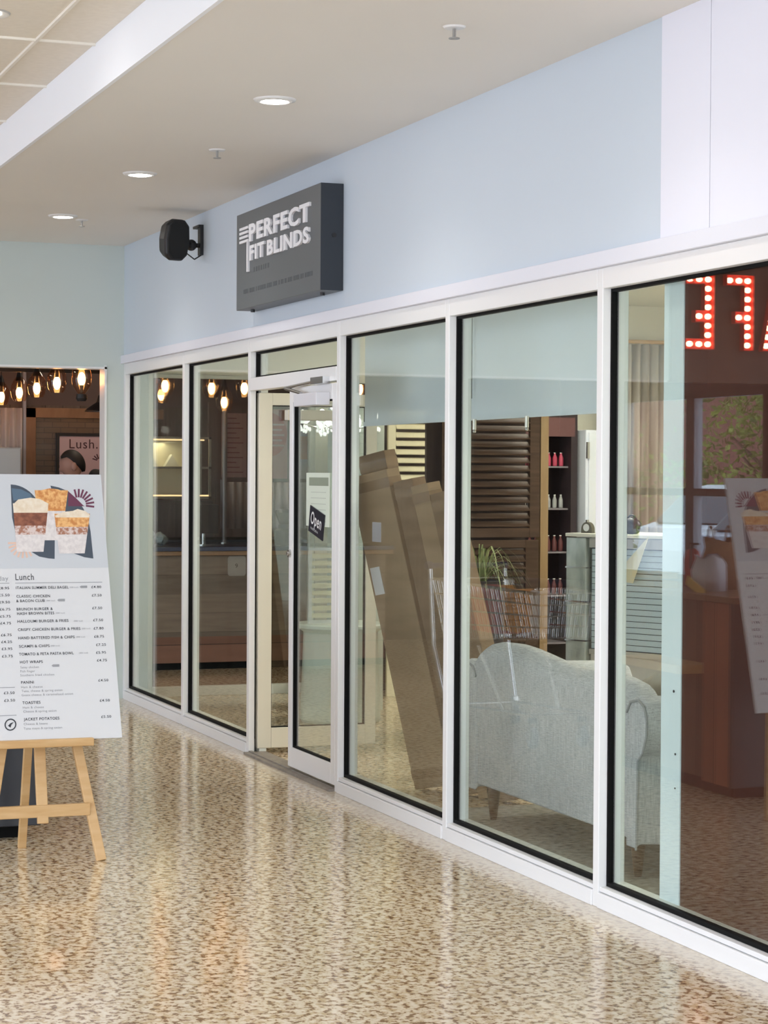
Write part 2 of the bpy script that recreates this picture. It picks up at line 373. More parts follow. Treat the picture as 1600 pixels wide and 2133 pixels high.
# ---- café room
cafe_wall = planks('cafe_boards', (.085, .058, .046), (.13, .095, .075), 'Y', .16, (3, 30, 1.5), .6)
cafe_up = M('cafe_upper_wall', (.105, .072, .066), .8)
b = bm_(); box(b, -4.6, -4.4, -4.0, 3.6, 2.2, 3.2); obj('wall_cafe_back', b, cafe_up, kind='structure')
b = bm_(); box(b, -4.6, -4.4, -4.0, 3.6, 0, 2.2); obj('wall_cafe_back', b, cafe_wall, kind='structure')
b = bm_(); box(b, -4.6, -.14, 3.4, 3.6, 0, 3.2); obj('wall_cafe_side', b, cafe_up, kind='structure')
b = bm_(); box(b, -9.2, -9.0, -7.5, -3.8, 0, 3.2); box(b, -9, -4.6, -4, -3.8, 0, 3.2); obj('wall_cafe_far', b, cafe_up, kind='structure')
b = bm_(); box(b, -9, -.14, -7.5, 3.6, 3.2, 3.3); obj('ceiling', b, M('cafe_ceiling', (.20, .15, .13), .9), kind='structure')

# exterior wall y=-7.5 with windows
purple = M('window_wall_paint', (.42, .40, .44), .7)
b = bm_()
box(b, -9, .2, -7.65, -7.5, 2.49, 3.43); box(b, -9, .2, -7.65, -7.5, 0, .45); box(b, -4.1, .2, -7.65, -7.5, .45, 2.49); box(b, -9, -7.3, -7.65, -7.5, .45, 2.49)
obj('wall_window_side', b, purple, kind='structure', label='far wall with windows on to the car park')
for k, (xa, xb) in enumerate(((-5.65, -4.1), (-7.3, -5.72))):
    w = thing('window_%d' % (9+k), None, None, (xa, -7.55, .45), kind='structure')
    b = bm_(); box(b, xa, xa+.06, -7.6, -7.5, .45, 2.49); box(b, xb-.06, xb+.07, -7.6, -7.5, .45, 2.49)
    box(b, xa, xb, -7.6, -7.5, 2.43, 2.49); box(b, xa, xb, -7.6, -7.5, 1.38, 1.46); box(b, xa, xb, -7.6, -7.5, .45, .52)
    obj('frame', b, M('grey_frame', (.40, .40, .45), .4), w)
    b = bm_(); box(b, xa+.05, xb-.05, -7.555, -7.55, .5, 1.39); box(b, xa+.05, xb-.05, -7.555, -7.55, 1.45, 2.44); obj('glass_pane', b, glass, w)
b = bm_(); box(b, -60, 60, -60, -7.66, -.12, -.04); obj('ground', b, noisy('asphalt', (.42, .41, .40), (.50, .49, .48), (3, 3, 3), .9), kind='structure')

# ================================================================== OBJECTS
# ---- menu board and easel
bo = Vector((6.1, -1.443, .506)); top = Vector((5.76, -1.46, 1.588))
V = (top-bo).normalized(); U = -Y_; Nn = U.cross(V).normalized()
if Nn.x < 0: Nn = -Nn
BH = (top-bo).length; BW = .88
mb = thing('menu_board', 'white café menu board with iced coffee picture, propped on the wooden easel', 'menu board', tuple(bo))
b = bm_(); prism(b, [(0, 0), (BW, 0), (BW, BH), (0, BH)], bo, U, V, -Nn*.012); obj('board_panel', b, M('board_white', (.66, .67, .69), .45), mb)
def P(a, h, e=.0006): return bo+U*a+V*h+Nn*e
b = bm_(); prism(b, [(0.0, .725), (BW, .725), (BW, BH), (0, BH)], bo+Nn*.0003, U, V, Nn*.0003); obj('picture_background', b, M('picture_grey', (.55, .58, .62), .45), mb)
def poly(pts, mat, e, name='printed_shape'):
    b = bm_(); b.faces.new([b.verts.new(P(a, h, e)) for a, h in pts]); return obj(name, b, mat, mb)
# pixel-like units of the print: 508 per metre, measured from the right edge / bottom edge of the board
def g(px, py):
    xr = 255-(1537-py)*.082
    return ((xr-px)/500., (1537-py)/549.*BH)
def arc(cx_, cy_, rx, ry, a0, a1, n=14): return [(cx_+rx*math.cos(math.radians(a0+(a1-a0)*i/n)), cy_+ry*math.sin(math.radians(a0+(a1-a0)*i/n))) for i in range(n+1)]
slate = M('slate_print', (.055, .075, .105), .5); slate2 = M('blue_print', (.09, .15, .22), .5); plum = M('plum_print', (.13, .03, .07), .5)
pch = M('peach_print', (.72, .50, .40), .5)
def gp(pts): return [g(*p) for p in pts]
left = [(18, 1010)]+arc(18, 1100, 72, 90, -88, 0)+[(112, 1120), (112, 1167)]+[(100, 1166), (80, 1162), (60, 1150), (42, 1130), (28, 1105), (22, 1080)]
poly(gp(left), slate, .0010)
right_ = [(102, 1012)]+[(120, 1016), (140, 1024), (158, 1040), (172, 1060), (182, 1080), (188, 1110), (194, 1167), (175, 1164), (150, 1155), (130, 1150), (120, 1100), (112, 1050)]
poly(gp(right_), slate, .0011)
poly(gp([(140, 1024), (158, 1040), (172, 1054), (176, 1056), (140, 1056)]), plum, .0013)
poly(gp([(20, 1018), (40, 1020), (60, 1030), (64, 1040), (24, 1044)]), slate2, .0012)
b = bm_()
for k in range(8):
    a = math.radians(-105+k*16); c = (162, 1053); p1 = (c[0]+16*math.cos(a), c[1]+16*math.sin(a)); p2 = (c[0]+34*math.cos(a), c[1]+34*math.sin(a)); nx, ny = -math.sin(a)*2, math.cos(a)*2
    b.faces.new([b.verts.new(P(*g(*q), .0014)) for q in ((p1[0]+nx, p1[1]+ny), (p2[0]+nx, p2[1]+ny), (p2[0]-nx, p2[1]-ny), (p1[0]-nx, p1[1]-ny))])
obj('plum_sunburst', b, plum, mb)
b = bm_()
for k in range(8):
    a = math.radians(60+k*17); c = (47, 1133); p1 = (c[0]+16*math.cos(a), c[1]+14*math.sin(a)); p2 = (c[0]+33*math.cos(a), c[1]+32*math.sin(a)); nx, ny = -math.sin(a)*2, math.cos(a)*2
    b.faces.new([b.verts.new(P(*g(*q), .0014)) for q in ((p1[0]+nx, p1[1]+ny), (p2[0]+nx, p2[1]+ny), (p2[0]-nx, p2[1]-ny), (p1[0]-nx, p1[1]-ny))])
obj('peach_sunburst', b, pch, mb)
milk = noisy('milk_print', (.62, .58, .58), (.74, .70, .69), (60, 60, 60), .5); coffee = noisy('coffee_print', (.16, .05, .03), (.30, .11, .06), (40, 40, 60), .5)
foam = noisy('foam_print', (.72, .60, .45), (.80, .72, .60), (50, 50, 50), .5); amber = noisy('amber_print', (.55, .22, .06), (.78, .45, .18), (60, 60, 60), .5, lo=.4, hi=.6)
capm = noisy('mocha_print', (.36, .16, .10), (.66, .55, .52), (70, 70, 70), .5, lo=.42, hi=.58)
def glassp(x0, x1, y0, y1, shr, bands, e):
    for (ya, yb, mt) in bands:
        fa = (ya-y0)/(y1-y0); fb = (yb-y0)/(y1-y0)
        poly(gp([(x0+shr*fa, ya), (x1-shr*fa, ya), (x1-shr*fb, yb), (x0+shr*fb, yb)]), mt, e)
glassp(68, 140, 1018, 1128, 14, ((1022, 1066, amber), (1066, 1128, milk)), .0016)
poly(gp([(70, 1031), (82, 1022), (100, 1018), (118, 1020), (138, 1028), (138, 1034)]), amber, .0017)
glassp(110, 187, 1068, 1160, 12, ((1072, 1100, amber), (1100, 1116, capm), (1116, 1156, milk)), .0020)
poly(gp([(112, 1076), (130, 1068), (150, 1066), (160, 1062), (176, 1066), (186, 1074), (185, 1080), (113, 1080)]), foam, .0021)
glassp(22, 99, 1040, 1156, 11, ((1050, 1070, foam), (1070, 1097, coffee), (1097, 1116, capm), (1116, 1152, milk)), .0022)
poly(gp([(24, 1052), (34, 1042), (60, 1038), (80, 1041), (97, 1050), (97, 1054), (24, 1054)]), foam, .0023)
ink = M('print_ink', (.03, .035, .045), .6); ink2 = M('print_grey', (.30, .31, .33), .6)
def line_(b, px, py, wpx, hpx, s, bold=.0):
    a, h = g(px, py); text(b, s, P(a, h, 0), -U, V, Nn, wpx/500., hpx/500., .0012, bold=bold)
b = bm_()
line_(b, 31, 1210.5, 38, 14, 'Lunch')
rows = [(1229, 32, 110, 'ITALIAN SUMMER DELI BAGEL', '£4.80'), (1246.5, 33, 70, 'CLASSIC CHICKEN', '£7.50'), (1256, 33, 59, '& BACON CLUB', None), (1273, 34, 75, 'BRUNCH BURGER &', '£7.50'), (1282, 35, 77, 'HASH BROWN BITES', None),
        (1298, 36, 106, 'HALLOUMI BURGER & FRIES', '£7.50'), (1315, 37, 130, 'CRISPY CHICKEN BURGER & FRIES', '£7.80'), (1332, 38, 117, 'HAND BATTERED FISH & CHIPS', '£8.75'), (1349, 40, 63, 'SCAMPI & CHIPS', '£7.25'),
        (1365, 40, 113, 'TOMATO & FETA PASTA BOWL', '£5.95'), (1381, 42, 47, 'HOT WRAPS', '£4.75'), (1422, 45, 26, 'PANINI', '£4.50'), (1463, 48, 37, 'TOASTIES', '£4.50'), (1496, 51, 73, 'JACKET POTATOES', '£5.50')]
for py, px, wd, s, pr in rows:
    line_(b, px, py, wd, 5.6, s, .012)
    if pr: line_(b, px+158+(0 if px < 40 else 2), py, 21, 5.2, pr, .008)
for py, s in ((1229, '£8.95'), (1243.5, '£5.50'), (1258, '£9.50'), (1272.5, '£6.75'), (1287, '£5.75'), (1301, '£4.75'), (1325, '£6.75'), (1339, '£4.25'), (1353, '£3.95'), (1368, '£3.75'), (1442, '£3.50'), (1457, '£3.50')):
    line_(b, -4+(py-1229)*.065, py, 22, 5.2, s, .008)
obj('menu_text', b, ink, mb)
b = bm_()
line_(b, -28, 1211, 44, 10, 'All day')
for py, px, wd, s in ((1391, 43, 38, 'Satay chicken'), (1399, 43, 30, 'Fish finger'), (1407, 43, 70, 'Southern fried chicken'), (1431, 45, 44, 'Ham & cheese'), (1439, 46, 84, 'Tuna, cheese & spring onion'), (1447, 46, 106, 'Goats cheese & caramelised onion'),
                      (1472, 49, 43, 'Ham & cheese'), (1480, 50, 68, 'Cheese & spring onion'), (1505, 51, 49, 'Cheese & beans'), (1514, 51, 79, 'Tuna mayo & spring onion')):
    line_(b, px, py, wd, 4.6, s, .004)
for (px, py, wd) in ((144, 1229, 18), (95, 1256, 19), (115, 1282, 19), (153, 1299, 19), (170, 1315, 18), (158, 1332, 19), (105, 1349, 19), (164, 1365, 19)):
    line_(b, px, py-1, wd, 3, '(000 kcal)'.replace('0', '8'), 0)
obj('small_menu_text', b, ink2, mb)
b = bm_()
for (x0, x1, y) in ((30, 213, 1216), (-50, 18, 1216), (-50, 32, 1428), (-50, 36, 1484)):
    b.faces.new([b.verts.new(P(*g(*q), .0012)) for q in ((x0, y), (x1, y), (x1, y+1.2), (x0, y+1.2))])
for (x, y) in ((165, 1226), (118, 1253), (107, 1387)):
    b.faces.new([b.verts.new(P(*g(*q), .0012)) for q in ((x, y), (x+3, y-2.5), (x+16, y-2.5), (x+16, y+2.5), (x+3, y+2.5))])
obj('rules_and_badges', b, ink2, mb)
b = bm_(); c = (24, 1503)
for r1_, r2_ in ((12, 9.6),):
    for i in range(24):
        a0, a1 = 2*PI*i/24, 2*PI*(i+1)/24
        b.faces.new([b.verts.new(P(*g(c[0]+r*math.cos(a), c[1]+r*math.sin(a)), .0012)) for r, a in ((r1_, a0), (r1_, a1), (r2_, a1), (r2_, a0))])
b.faces.new([b.verts.new(P(*g(*q), .0012)) for q in ((19, 1505), (24, 1500), (31, 1498), (26, 1503), (24, 1509))])
obj('round_leaf_emblem', b, ink, mb)

ez = thing('easel', 'light beech wood easel standing on the terrazzo with the menu board on its tray', 'easel', (6.12, -1.75, 0))
def bar(b, a, c, w, d, n=Vector((1, 0, 0))):
    a, c = Vector(a), Vector(c); ax = (c-a); L = ax.length; ax.normalize(); s = ax.cross(n).normalized(); t = s.cross(ax).normalized()
    T = Matrix((s, t, ax)).transposed().to_4x4(); T.translation = a; box(b, -w/2, w/2, -d/2, d/2, 0, L, T)
back = Vector((-.27, 0, .96))
for y0, y1 in ((-1.545, -1.655), (-1.955, -1.945+.0)):
    pass
b = bm_(); bar(b, (6.195, -1.545, .0), (5.95, -1.70, .92), .040, .030); obj('leg', b, wood_l, ez, bevel=.003)
b = bm_(); bar(b, (6.195, -2.03, .0), (5.95, -1.84, .92), .040, .030); obj('leg', b, wood_l, ez, bevel=.003)
b = bm_(); bar(b, (5.80, -1.80, .0), (6.0, -1.78, 1.0), .035, .025); obj('leg', b, wood_l, ez, bevel=.003)
b = bm_(); bar(b, (6.165, -1.782, .16), (5.88, -1.782, 1.25), .045, .022); obj('mast', b, wood_l, ez, bevel=.003)
b = bm_(); box(b, 6.125, 6.235, -2.06, -1.585, .480, .512); obj('tray', b, wood_l, ez, bevel=.004)
b = bm_(); box(b, 6.145, 6.168, -1.985, -1.585, .185, .235); obj('crossbar', b, wood_l, ez, bevel=.003)
b = bm_(); tube(b, [(6.13, -1.79, .25), (6.05, -1.79, .44)], .006); cyl(b, (6.0, -1.805, .49), (6.0, -1.78, .49), .018); obj('stay', b, chrome, ez)

ez.location = Vector(ez.location)+Vector((-.11, .02, -.0))
# ---- counter unit in the concourse (dark end, brown front)
cu = thing('serving_counter', 'charcoal ended café counter unit behind the easel, wood panelled towards the shop', 'counter', (4.9, -2.1, 0))
b = bm_(); box(b, 5.46, 5.50, -1.86, -1.66, .06, .97); box(b, 5.46, 5.50, -2.5, -1.865, .06, .97); obj('end_panel', b, M('charcoal_laminate', (.022, .025, .032), .35), cu, bevel=.004)
b = bm_(); box(b, 4.2, 5.42, -2.5, -1.72, 0, .06); obj('plinth', b, black, cu)
cw = planks('counter_front_wood', (.30, .10, .06), (.38, .13, .075), 'X', .28, (20, 2, 1.5), .45)
b = bm_(); box(b, 4.2, 5.46, -2.5, -1.72, .06, .97); obj('body', b, planks('counter_dark_wood', (.11, .06, .045), (.15, .085, .06), 'X', .28, (20, 2, 1.5), .5), cu)
b = bm_(); box(b, 5.19, 5.46, -1.72, -1.665, .06, .965); obj('front_panel', b, cw, cu, label='lighter red-brown panel at the counter end')
b = bm_(); box(b, 4.15, 5.52, -2.55, -1.65, .97, 1.0); obj('worktop', b, M('counter_top_brown', (.22, .12, .07), .35), cu, bevel=.004)
b = bm_(); box(b, 4.55, 5.19, -1.72, -1.52, .60, .645); obj('tray_ledge', b, wood_l, cu, bevel=.003)
# goods on it, mirrored in the glass
brn = noisy('kraft_paper', (.30, .16, .08), (.38, .21, .11), (10, 10, 10), .8)
def bag(name, x, y, z, w, dd, h, mat, label, cat, rot=0, hand=None):
    t = thing(name, label, cat, (x, y, z)); T = Matrix.Translation((x, y, z)) @ Matrix.Rotation(rot, 4, 'Z')
    b = bm_(); vs = []
    for zz, k, tw in ((0, 1, 0), (h*.5, 1.06, .02), (h*.85, .92, -.02), (h, .8, .05)):
        n = 16; vs.append([b.verts.new(T @ Vector((w/2*k*math.copysign(abs(math.cos(a))**.45, math.cos(a))*(1+.04*math.sin(5*a+zz*30)), dd/2*k*math.copysign(abs(math.sin(a))**.45, math.sin(a))+tw*.3, zz+(.015*math.sin(3*a) if zz else 0)))) for a in [2*PI*i/n+.1 for i in range(n)]])
    for A, B in zip(vs[:-1], vs[1:]):
        for i in range(len(A)): b.faces.new((A[i], A[(i+1) % len(A)], B[(i+1) % len(A)], B[i]))
    b.faces.new(vs[0][::-1]); obj('bag_body', b, mat, t, smooth=True)
    if hand:
        for s in (-1, 1):
            b = bm_(); tube(b, [T @ Vector((w*.3*math.cos(a), s*dd*.3, h+w*.3*math.sin(a))) for a in [PI*i/8 for i in range(9)]], .006, 6); obj('handle', b, hand, t)
    return t
bag('paper_bag', 4.72, -2.02, 1.0, .24, .16, .26, brn, 'brown paper carrier bag standing open on the charcoal ended counter', 'bag', .3, brn)
bag('wrapped_parcel', 4.90, -1.86, 1.0, .16, .12, .18, M('white_paper', (.72, .72, .80), .7), 'white paper parcel leaning beside the brown paper bag', 'parcel', -.4)
t = thing('fire_extinguisher', 'red fire extinguisher standing on the counter by the paper bag', 'fire extinguisher', (4.46, -2.0, 1.0))
b = bm_(); lathe(b, [(.045, 0), (.05, .01), (.05, .15), (.035, .19), (.015, .205)], (4.46, -2.0, 1.0), 20); obj('cylinder', b, M('red_paint', (.45, .03, .03), .3), t, smooth=True)
b = bm_(); cyl(b, (4.46, -2, 1.205), (4.46, -2, 1.23), .014); box(b, 4.45, 4.52, -2.01, -1.99, 1.225, 1.235); tube(b, [(4.46, -1.99, 1.22), (4.52, -1.96, 1.2), (4.53, -1.95, 1.1)], .007); obj('valve', b, blackm, t)
t = thing('wooden_crate', 'open slatted wooden tray behind the fire extinguisher on the counter', 'tray', (4.55, -1.82, 1.0))
b = bm_()
for z in (1.005, 1.05): box(b, 4.36, 4.62, -1.83, -1.82, z, z+.03); box(b, 4.36, 4.62, -1.70, -1.69, z, z+.03); box(b, 4.36, 4.37, -1.83, -1.69, z, z+.03); box(b, 4.61, 4.62, -1.83, -1.69, z, z+.03)
box(b, 4.36, 4.62, -1.83, -1.69, 1.0, 1.006); obj('slats', b, wood_l, t)
t = obj('yellow_leaflet', (lambda b: (box(b, -.10, .10, -.002, .002, 0, .05, Matrix.Translation((5.0, -1.72, 1.002)) @ Matrix.Rotation(.35, 4, 'Y')), b)[1])(bm_()), M('yellow_card', (.75, .48, .12), .6))
tag(t, 'yellow card strip leaning at the front of the counter top', 'card')

# ---- shopping trolley mirrored in the window
tr = thing('shopping_trolley', 'wire shopping trolley with navy handle parked behind the counter unit', 'shopping trolley', (2.75, -1.7, 0))
b = bm_(); xa, xb, za, zb = 2.12, 3.52, .55, .93
def rimp(f, z): # taper towards the front (right)
    k = .24-.03*f; return k
for k in range(23):
    f = k/22; x = xa+(xb-xa)*f; w_ = .25-.05*f; zl = za+.10*f
    for s in (-1, 1): cyl(b, (x-.06*(1-f)-.02, -1.7+s*w_, zb-.02*f), (x, -1.7+s*(w_-.05), zl), .0045, n=5)
for k in range(5):
    f = k/4
    for s in (-1, 1):
        cyl(b, (xa-.08*f, -1.7+s*(.20+.05*f), za+(zb-za)*f), (xb, -1.7+s*(.15+.05*f), za+.10+(zb-.02-za-.10)*f), .006 if k < 4 else .010, n=6)
    cyl(b, (xb, -1.7-(.15+.05*f), za+.10+(zb-.02-za-.10)*f), (xb, -1.7+(.15+.05*f), za+.10+(zb-.02-za-.10)*f), .005, n=6)
    cyl(b, (xa-.08*f, -1.7-(.20+.05*f), za+(zb-za)*f), (xa-.08*f, -1.7+(.20+.05*f), za+(zb-za)*f), .005, n=6)
for k in range(9):
    y = -1.7-.16+.04*k; cyl(b, (xa, y, za), (xb, y, za+.10), .0035, n=5); cyl(b, (xb, y, za+.10), (xb, y, zb-.02), .0035, n=5)
obj('wire_basket', b, chrome, tr)
b = bm_()
for s in (-1, 1):
    tube(b, [(xa-.12, -1.7+s*.26, 1.0), (xa-.05, -1.7+s*.26, .5), (xa+.12, -1.7+s*.24, .14), (xb-.1, -1.7+s*.17, .20)], .012, 8)
    cyl(b, (xa+.9, -1.7+s*.18, .18), (xa+.6, -1.7+s*.22, .55), .010)
cyl(b, (xb-.1, -1.87, .2), (xb-.1, -1.53, .2), .01); cyl(b, (xa+.12, -1.94, .14), (xa+.12, -1.46, .14), .01)
obj('frame', b, chrome, tr)
b = bm_(); cyl(b, (xa-.13, -1.97, 1.01), (xa-.13, -1.43, 1.01), .017); ball(b, (xa-.13, -1.44, 1.01), .03); ball(b, (xa-.13, -1.96, 1.01), .03); obj('handle', b, M('navy_plastic', (.02, .02, .09), .35), tr)
for (x, y) in ((xa+.12, -1.46), (xa+.12, -1.94), (xb-.12, -1.54), (xb-.12, -1.86)):
    b = bm_(); cyl(b, (x, y-.014, .062), (x, y+.014, .062), .062, n=24); wh = obj('wheel', b, M('grey_rubber', (.16, .17, .19), .5), tr, bevel=.005)
    b = bm_(); box(b, x-.02, x+.02, y-.022, y-.016, .05, .18); box(b, x-.02, x+.02, y+.016, y+.022, .05, .18); box(b, x-.02, x+.02, y-.022, y+.022, .15, .18); cyl(b, (x, y-.025, .062), (x, y+.025, .062), .012)
    obj('fork', b, chrome, wh)
def goods(name, dims, mat, label, cat):
    return tag(simple(name, mat, dims, bevel=.006), label, cat)
goods('toy_box', (2.26, 2.66, -1.80, -1.62, .615, .90), M('red_box', (.50, .06, .07), .5), 'large red cardboard box in the trolley next to its handle', 'box')
goods('snack_packet', (2.69, 2.90, -1.76, -1.64, .64, .92), M('orange_packet', (.70, .28, .05), .45), 'orange packet upright beside the red box in the trolley', 'packet')
t = thing('kitchen_roll', 'white kitchen roll standing at the front of the trolley', 'kitchen roll', (3.18, -1.68, .66))
b = bm_(); cyl(b, (3.18, -1.68, .655), (3.18, -1.68, .91), .055, n=24); obj('paper', b, M('roll_white', (.82, .82, .86), .8), t)
b = bm_(); cyl(b, (3.18, -1.68, .655), (3.18, -1.68, .915), .018); obj('core', b, brn, t)
tag(obj('folded_umbrella', (lambda b: (cyl(b, (3.28, -1.9, .955), (3.33, -1.46, .965), .02, .035), b)[1])(bm_()), M('dark_cloth', (.02, .015, .03), .8)), 'dark folded umbrella lying across the trolley rim', 'umbrella')

# ---- loveseat (back towards the glass)
fab = fabric(); pipe_m = M('piping_grey', (.36, .37, .37), .9)
sf = thing('sofa', 'pale blue-grey linen loveseat with scroll arms, its back to the window', 'sofa', (6.4, .75, 0))
def loft(b, rings, close=True):
    R = [[b.verts.new(p) for p in r] for r in rings]
    for A, B in zip(R[:-1], R[1:]):
        for i in range(len(A)): b.faces.new((A[i], A[(i+1) % len(A)], B[(i+1) % len(A)], B[i]))
    b.faces.new(R[0][::-1]); b.faces.new(R[-1])
# back: slab with camel top
CAM = [(5.57, .72), (5.62, .785), (5.70, .815), (5.82, .834), (5.95, .838), (6.10, .830), (6.22, .818), (6.41, .797), (6.62, .784), (6.82, .790), (7.0, .79), (7.14, .77), (7.22, .70)]
def interp(x, tb):
    for (a, za), (c, zc) in zip(tb[:-1], tb[1:]):
        if x <= c: return za+(zc-za)*(x-a)/(c-a)
    return tb[-1][1]
b = bm_(); rings = []
for k in range(49):
    f = k/48; x = 5.57+f*(7.22-5.57)
    zt = interp(x, CAM)
    rings.append([(x, .34, .16), (x, .335, zt-.12), (x, .34, zt-.04), (x, .385, zt), (x, .455, zt-.01), (x, .50, zt-.08), (x, .52, .40), (x, .52, .16)])
loft(b, rings); obj('backrest', b, fab, sf, smooth=True, bevel=.012)
b = bm_(); box(b, 5.60, 7.19, .36, 1.16, .15, .34); obj('seat_base', b, fab, sf, bevel=.02)
b = bm_(); box(b, 5.70, 7.09, .53, 1.18, .34, .46); obj('seat_cushion', b, fab, sf, bevel=.04, seg=4)
for s, xc in ((-1, 5.585), (1, 7.225)):
    prof = [(.035*s-.09*s*0, .15), (.045*s, .50), (.085*s, .535), (.115*s, .60), (.118*s, .66), (.095*s, .715), (.045*s, .738), (-.02*s, .725), (-.055*s, .68), (-.06*s, .5), (-.06*s, .15)]
    b = bm_(); loft(b, [[(xc+u, y, z-dz) for u, z in prof] for y, dz in ((.33, .02), (.345, 0), (.7, .02), (1.1, .03), (1.14, .045))])
    am = obj('arm', b, fab, sf, smooth=True, bevel=.01)
    b = bm_(); tube(b, [(xc+u, .328, z-.02) for u, z in prof[:9]], .005, 6); obj('piping', b, pipe_m, am)
lw = noisy('leg_walnut', (.06, .032, .016), (.10, .055, .03), (30, 30, 8), .4)
for x in (5.68, 7.13):
    for y in (.405, 1.08):
        b = bm_(); lathe(b, [(.015, 0), (.017, .01), (.031, .13), (.034, .155)], (x, y, 0), 16); obj('leg', b, lw, sf, smooth=True)
cu_m = noisy('cushion_taupe', (.40, .36, .29), (.50, .46, .38), (6, 6, 6), .9)
b = bm_(); bmesh.ops.create_cube(b, size=1); bmesh.ops.subdivide_edges(b, edges=b.edges[:], cuts=6, use_grid_fill=True)
T = Matrix.Translation((6.98, .66, .66)) @ Matrix.Rotation(-.45, 4, 'Y') @ Matrix.Rotation(.15, 4, 'X')
for v in b.verts:
    x, y, z = v.co; pz = (1-(2*x)**4)*(1-(2*z)**4)
    v.co = T @ Vector((x*.40*(1-.06*(1-(2*z)**2)), y*(.05+.14*pz)+.008*math.sin(19*x+11*z), z*.36*(1-.06*(1-(2*x)**2))))
tag(obj('cushion', b, cu_m, smooth=True), 'taupe scatter cushion leaning on the right arm of the loveseat', 'cushion')

sf.location = (6.4, .75, .0065)
rug_m = noisy('rug_grey', (.27, .26, .235), (.35, .34, .305), (26, 26, 26), .9, 4, spec=.2)
tag(simple('rug', rug_m, (5.32, 7.85, .115, 2.1, .0005, .0065)), 'thin worn grey rug under the loveseat behind the glass', 'rug')
# ---- cartons leaning on the glass
card = noisy('cardboard', (.34, .235, .14), (.40, .28, .175), (3, 3, 12), .85, 3)
card2 = noisy('cardboard_dark', (.24, .16, .095), (.30, .20, .125), (3, 3, 12), .85, 3)
tape = M('parcel_tape', (.30, .20, .12), .25); labw = M('label_white', (.78, .78, .82), .6)
def carton(bx, by, tx, ty, h, w, dd, mat, label, rot=0.0, lab=None, zlab=.0):
    """leaning carton: foot corner centre (bx,by), head centre (tx,ty), height h, width w along its broad face"""
    t = thing('cardboard_carton', label, 'box', (bx, by, 0), 'long cartons leaning by the door')
    ax = Vector((tx-bx, ty-by, h)); L = ax.length; ax.normalize()
    s = Vector((math.cos(rot), math.sin(rot), 0)); s = (s-ax*s.dot(ax)).normalized(); n = ax.cross(s).normalized()
    T = Matrix((s, n, ax)).transposed().to_4x4(); T.translation = Vector((bx, by, .005+abs(s.z)*w/2+abs(n.z)*dd/2))
    b = bm_(); box(b, -w/2, w/2, -dd/2, dd/2, 0, L, T); obj('carton_body', b, mat, t, bevel=.004)
    b = bm_(); box(b, -w/2-.001, w/2+.001, -dd/2-.001, dd/2+.001, L-.09, L-.04, T); box(b, -w/2-.001, w/2+.001, -dd/2-.001, dd/2+.001, .05, .10, T); obj('tape', b, tape, t)
    if lab is not None:
        u0, u1, z0, z1 = lab; b = bm_(); box(b, u0, u1, -dd/2-.003, -dd/2, z0, z1, T); obj('label', b, labw, t)
    return T
carton(4.78, .50, 4.60, .20, 1.57, .25, .10, card, 'long tan cardboard carton leaning nearest the shop door, pale label on its side', .55, (-.11, -.05, 1.0, 1.14))
carton(4.98, .61, 4.81, .31, 1.55, .13, .10, card2, 'dark tan carton leaning second from the door beside the labelled one', .5)
carton(5.11, .65, 4.93, .35, 1.53, .11, .10, card, 'narrow tan carton leaning between two darker cartons', .5)
carton(5.24, .70, 5.03, .41, 1.49, .12, .10, card2, 'shortest dark carton leaning at the sofa end of the row', .45)
carton(4.42, .66, 4.20, .36, 1.68, .19, .09, card2, 'tallest carton, standing behind the labelled one with its folded top showing', .5)
t = simple('paper_notice', M('notice_lilac', (.50, .46, .48), .6), (4.99, 5.11, .0525, .0545, 1.27, 1.365))
tag(t, 'small lilac paper notice stuck on the glass in front of the cartons', 'notice')

# ---- sheer roller blinds behind bays four and five
def sheer():
    a = bpy.data.materials.new('sheer_fabric'); a.use_nodes = True; t = a.node_tree; t.nodes.clear(); L = t.links.new; N = t.nodes.new
    o = N('ShaderNodeOutputMaterial'); mx = N('ShaderNodeMixShader'); tr_ = N('ShaderNodeBsdfTransparent'); ad = N('ShaderNodeMixShader'); df = N('ShaderNodeBsdfDiffuse'); tl = N('ShaderNodeBsdfTranslucent')
    df.inputs[0].default_value = (.80, .87, .93, 1); tl.inputs[0].default_value = (.80, .87, .93, 1); ad.inputs[0].default_value = .3; mx.inputs[0].default_value = .74
    L(df.outputs[0], ad.inputs[1]); L(tl.outputs[0], ad.inputs[2]); L(tr_.outputs[0], mx.inputs[1]); L(ad.outputs[0], mx.inputs[2]); L(mx.outputs[0], o.inputs[0]); return a
sh = sheer()
for (xa_, xb_, lab) in ((4.05, 5.42, 'sheer pale blue roller blind half lowered behind the cartons'), (5.44, 6.98, 'sheer pale blue roller blind half lowered above the loveseat')):
    t = thing('roller_blind', lab, 'blind', ((xa_+xb_)/2, .35, 1.85), 'sheer roller blinds')
    b = bm_(); box(b, xa_, xb_, .349, .351, 1.87, 2.86); obj('fabric', b, sh, t)
    b = bm_(); box(b, xa_, xb_, .342, .358, 1.85, 1.872); obj('bottom_bar', b, sh, t)
    b = bm_(); cyl(b, (xa_, .35, 2.87), (xb_, .35, 2.87), .028); obj('roller', b, white, t)
    if xa_ > 5:
        b = bm_(); cyl(b, (5.56, .33, 1.95), (5.56, .33, 2.75), .004); obj('pull_cord', b, M('cord_dark', (.10, .09, .08), .7), t)
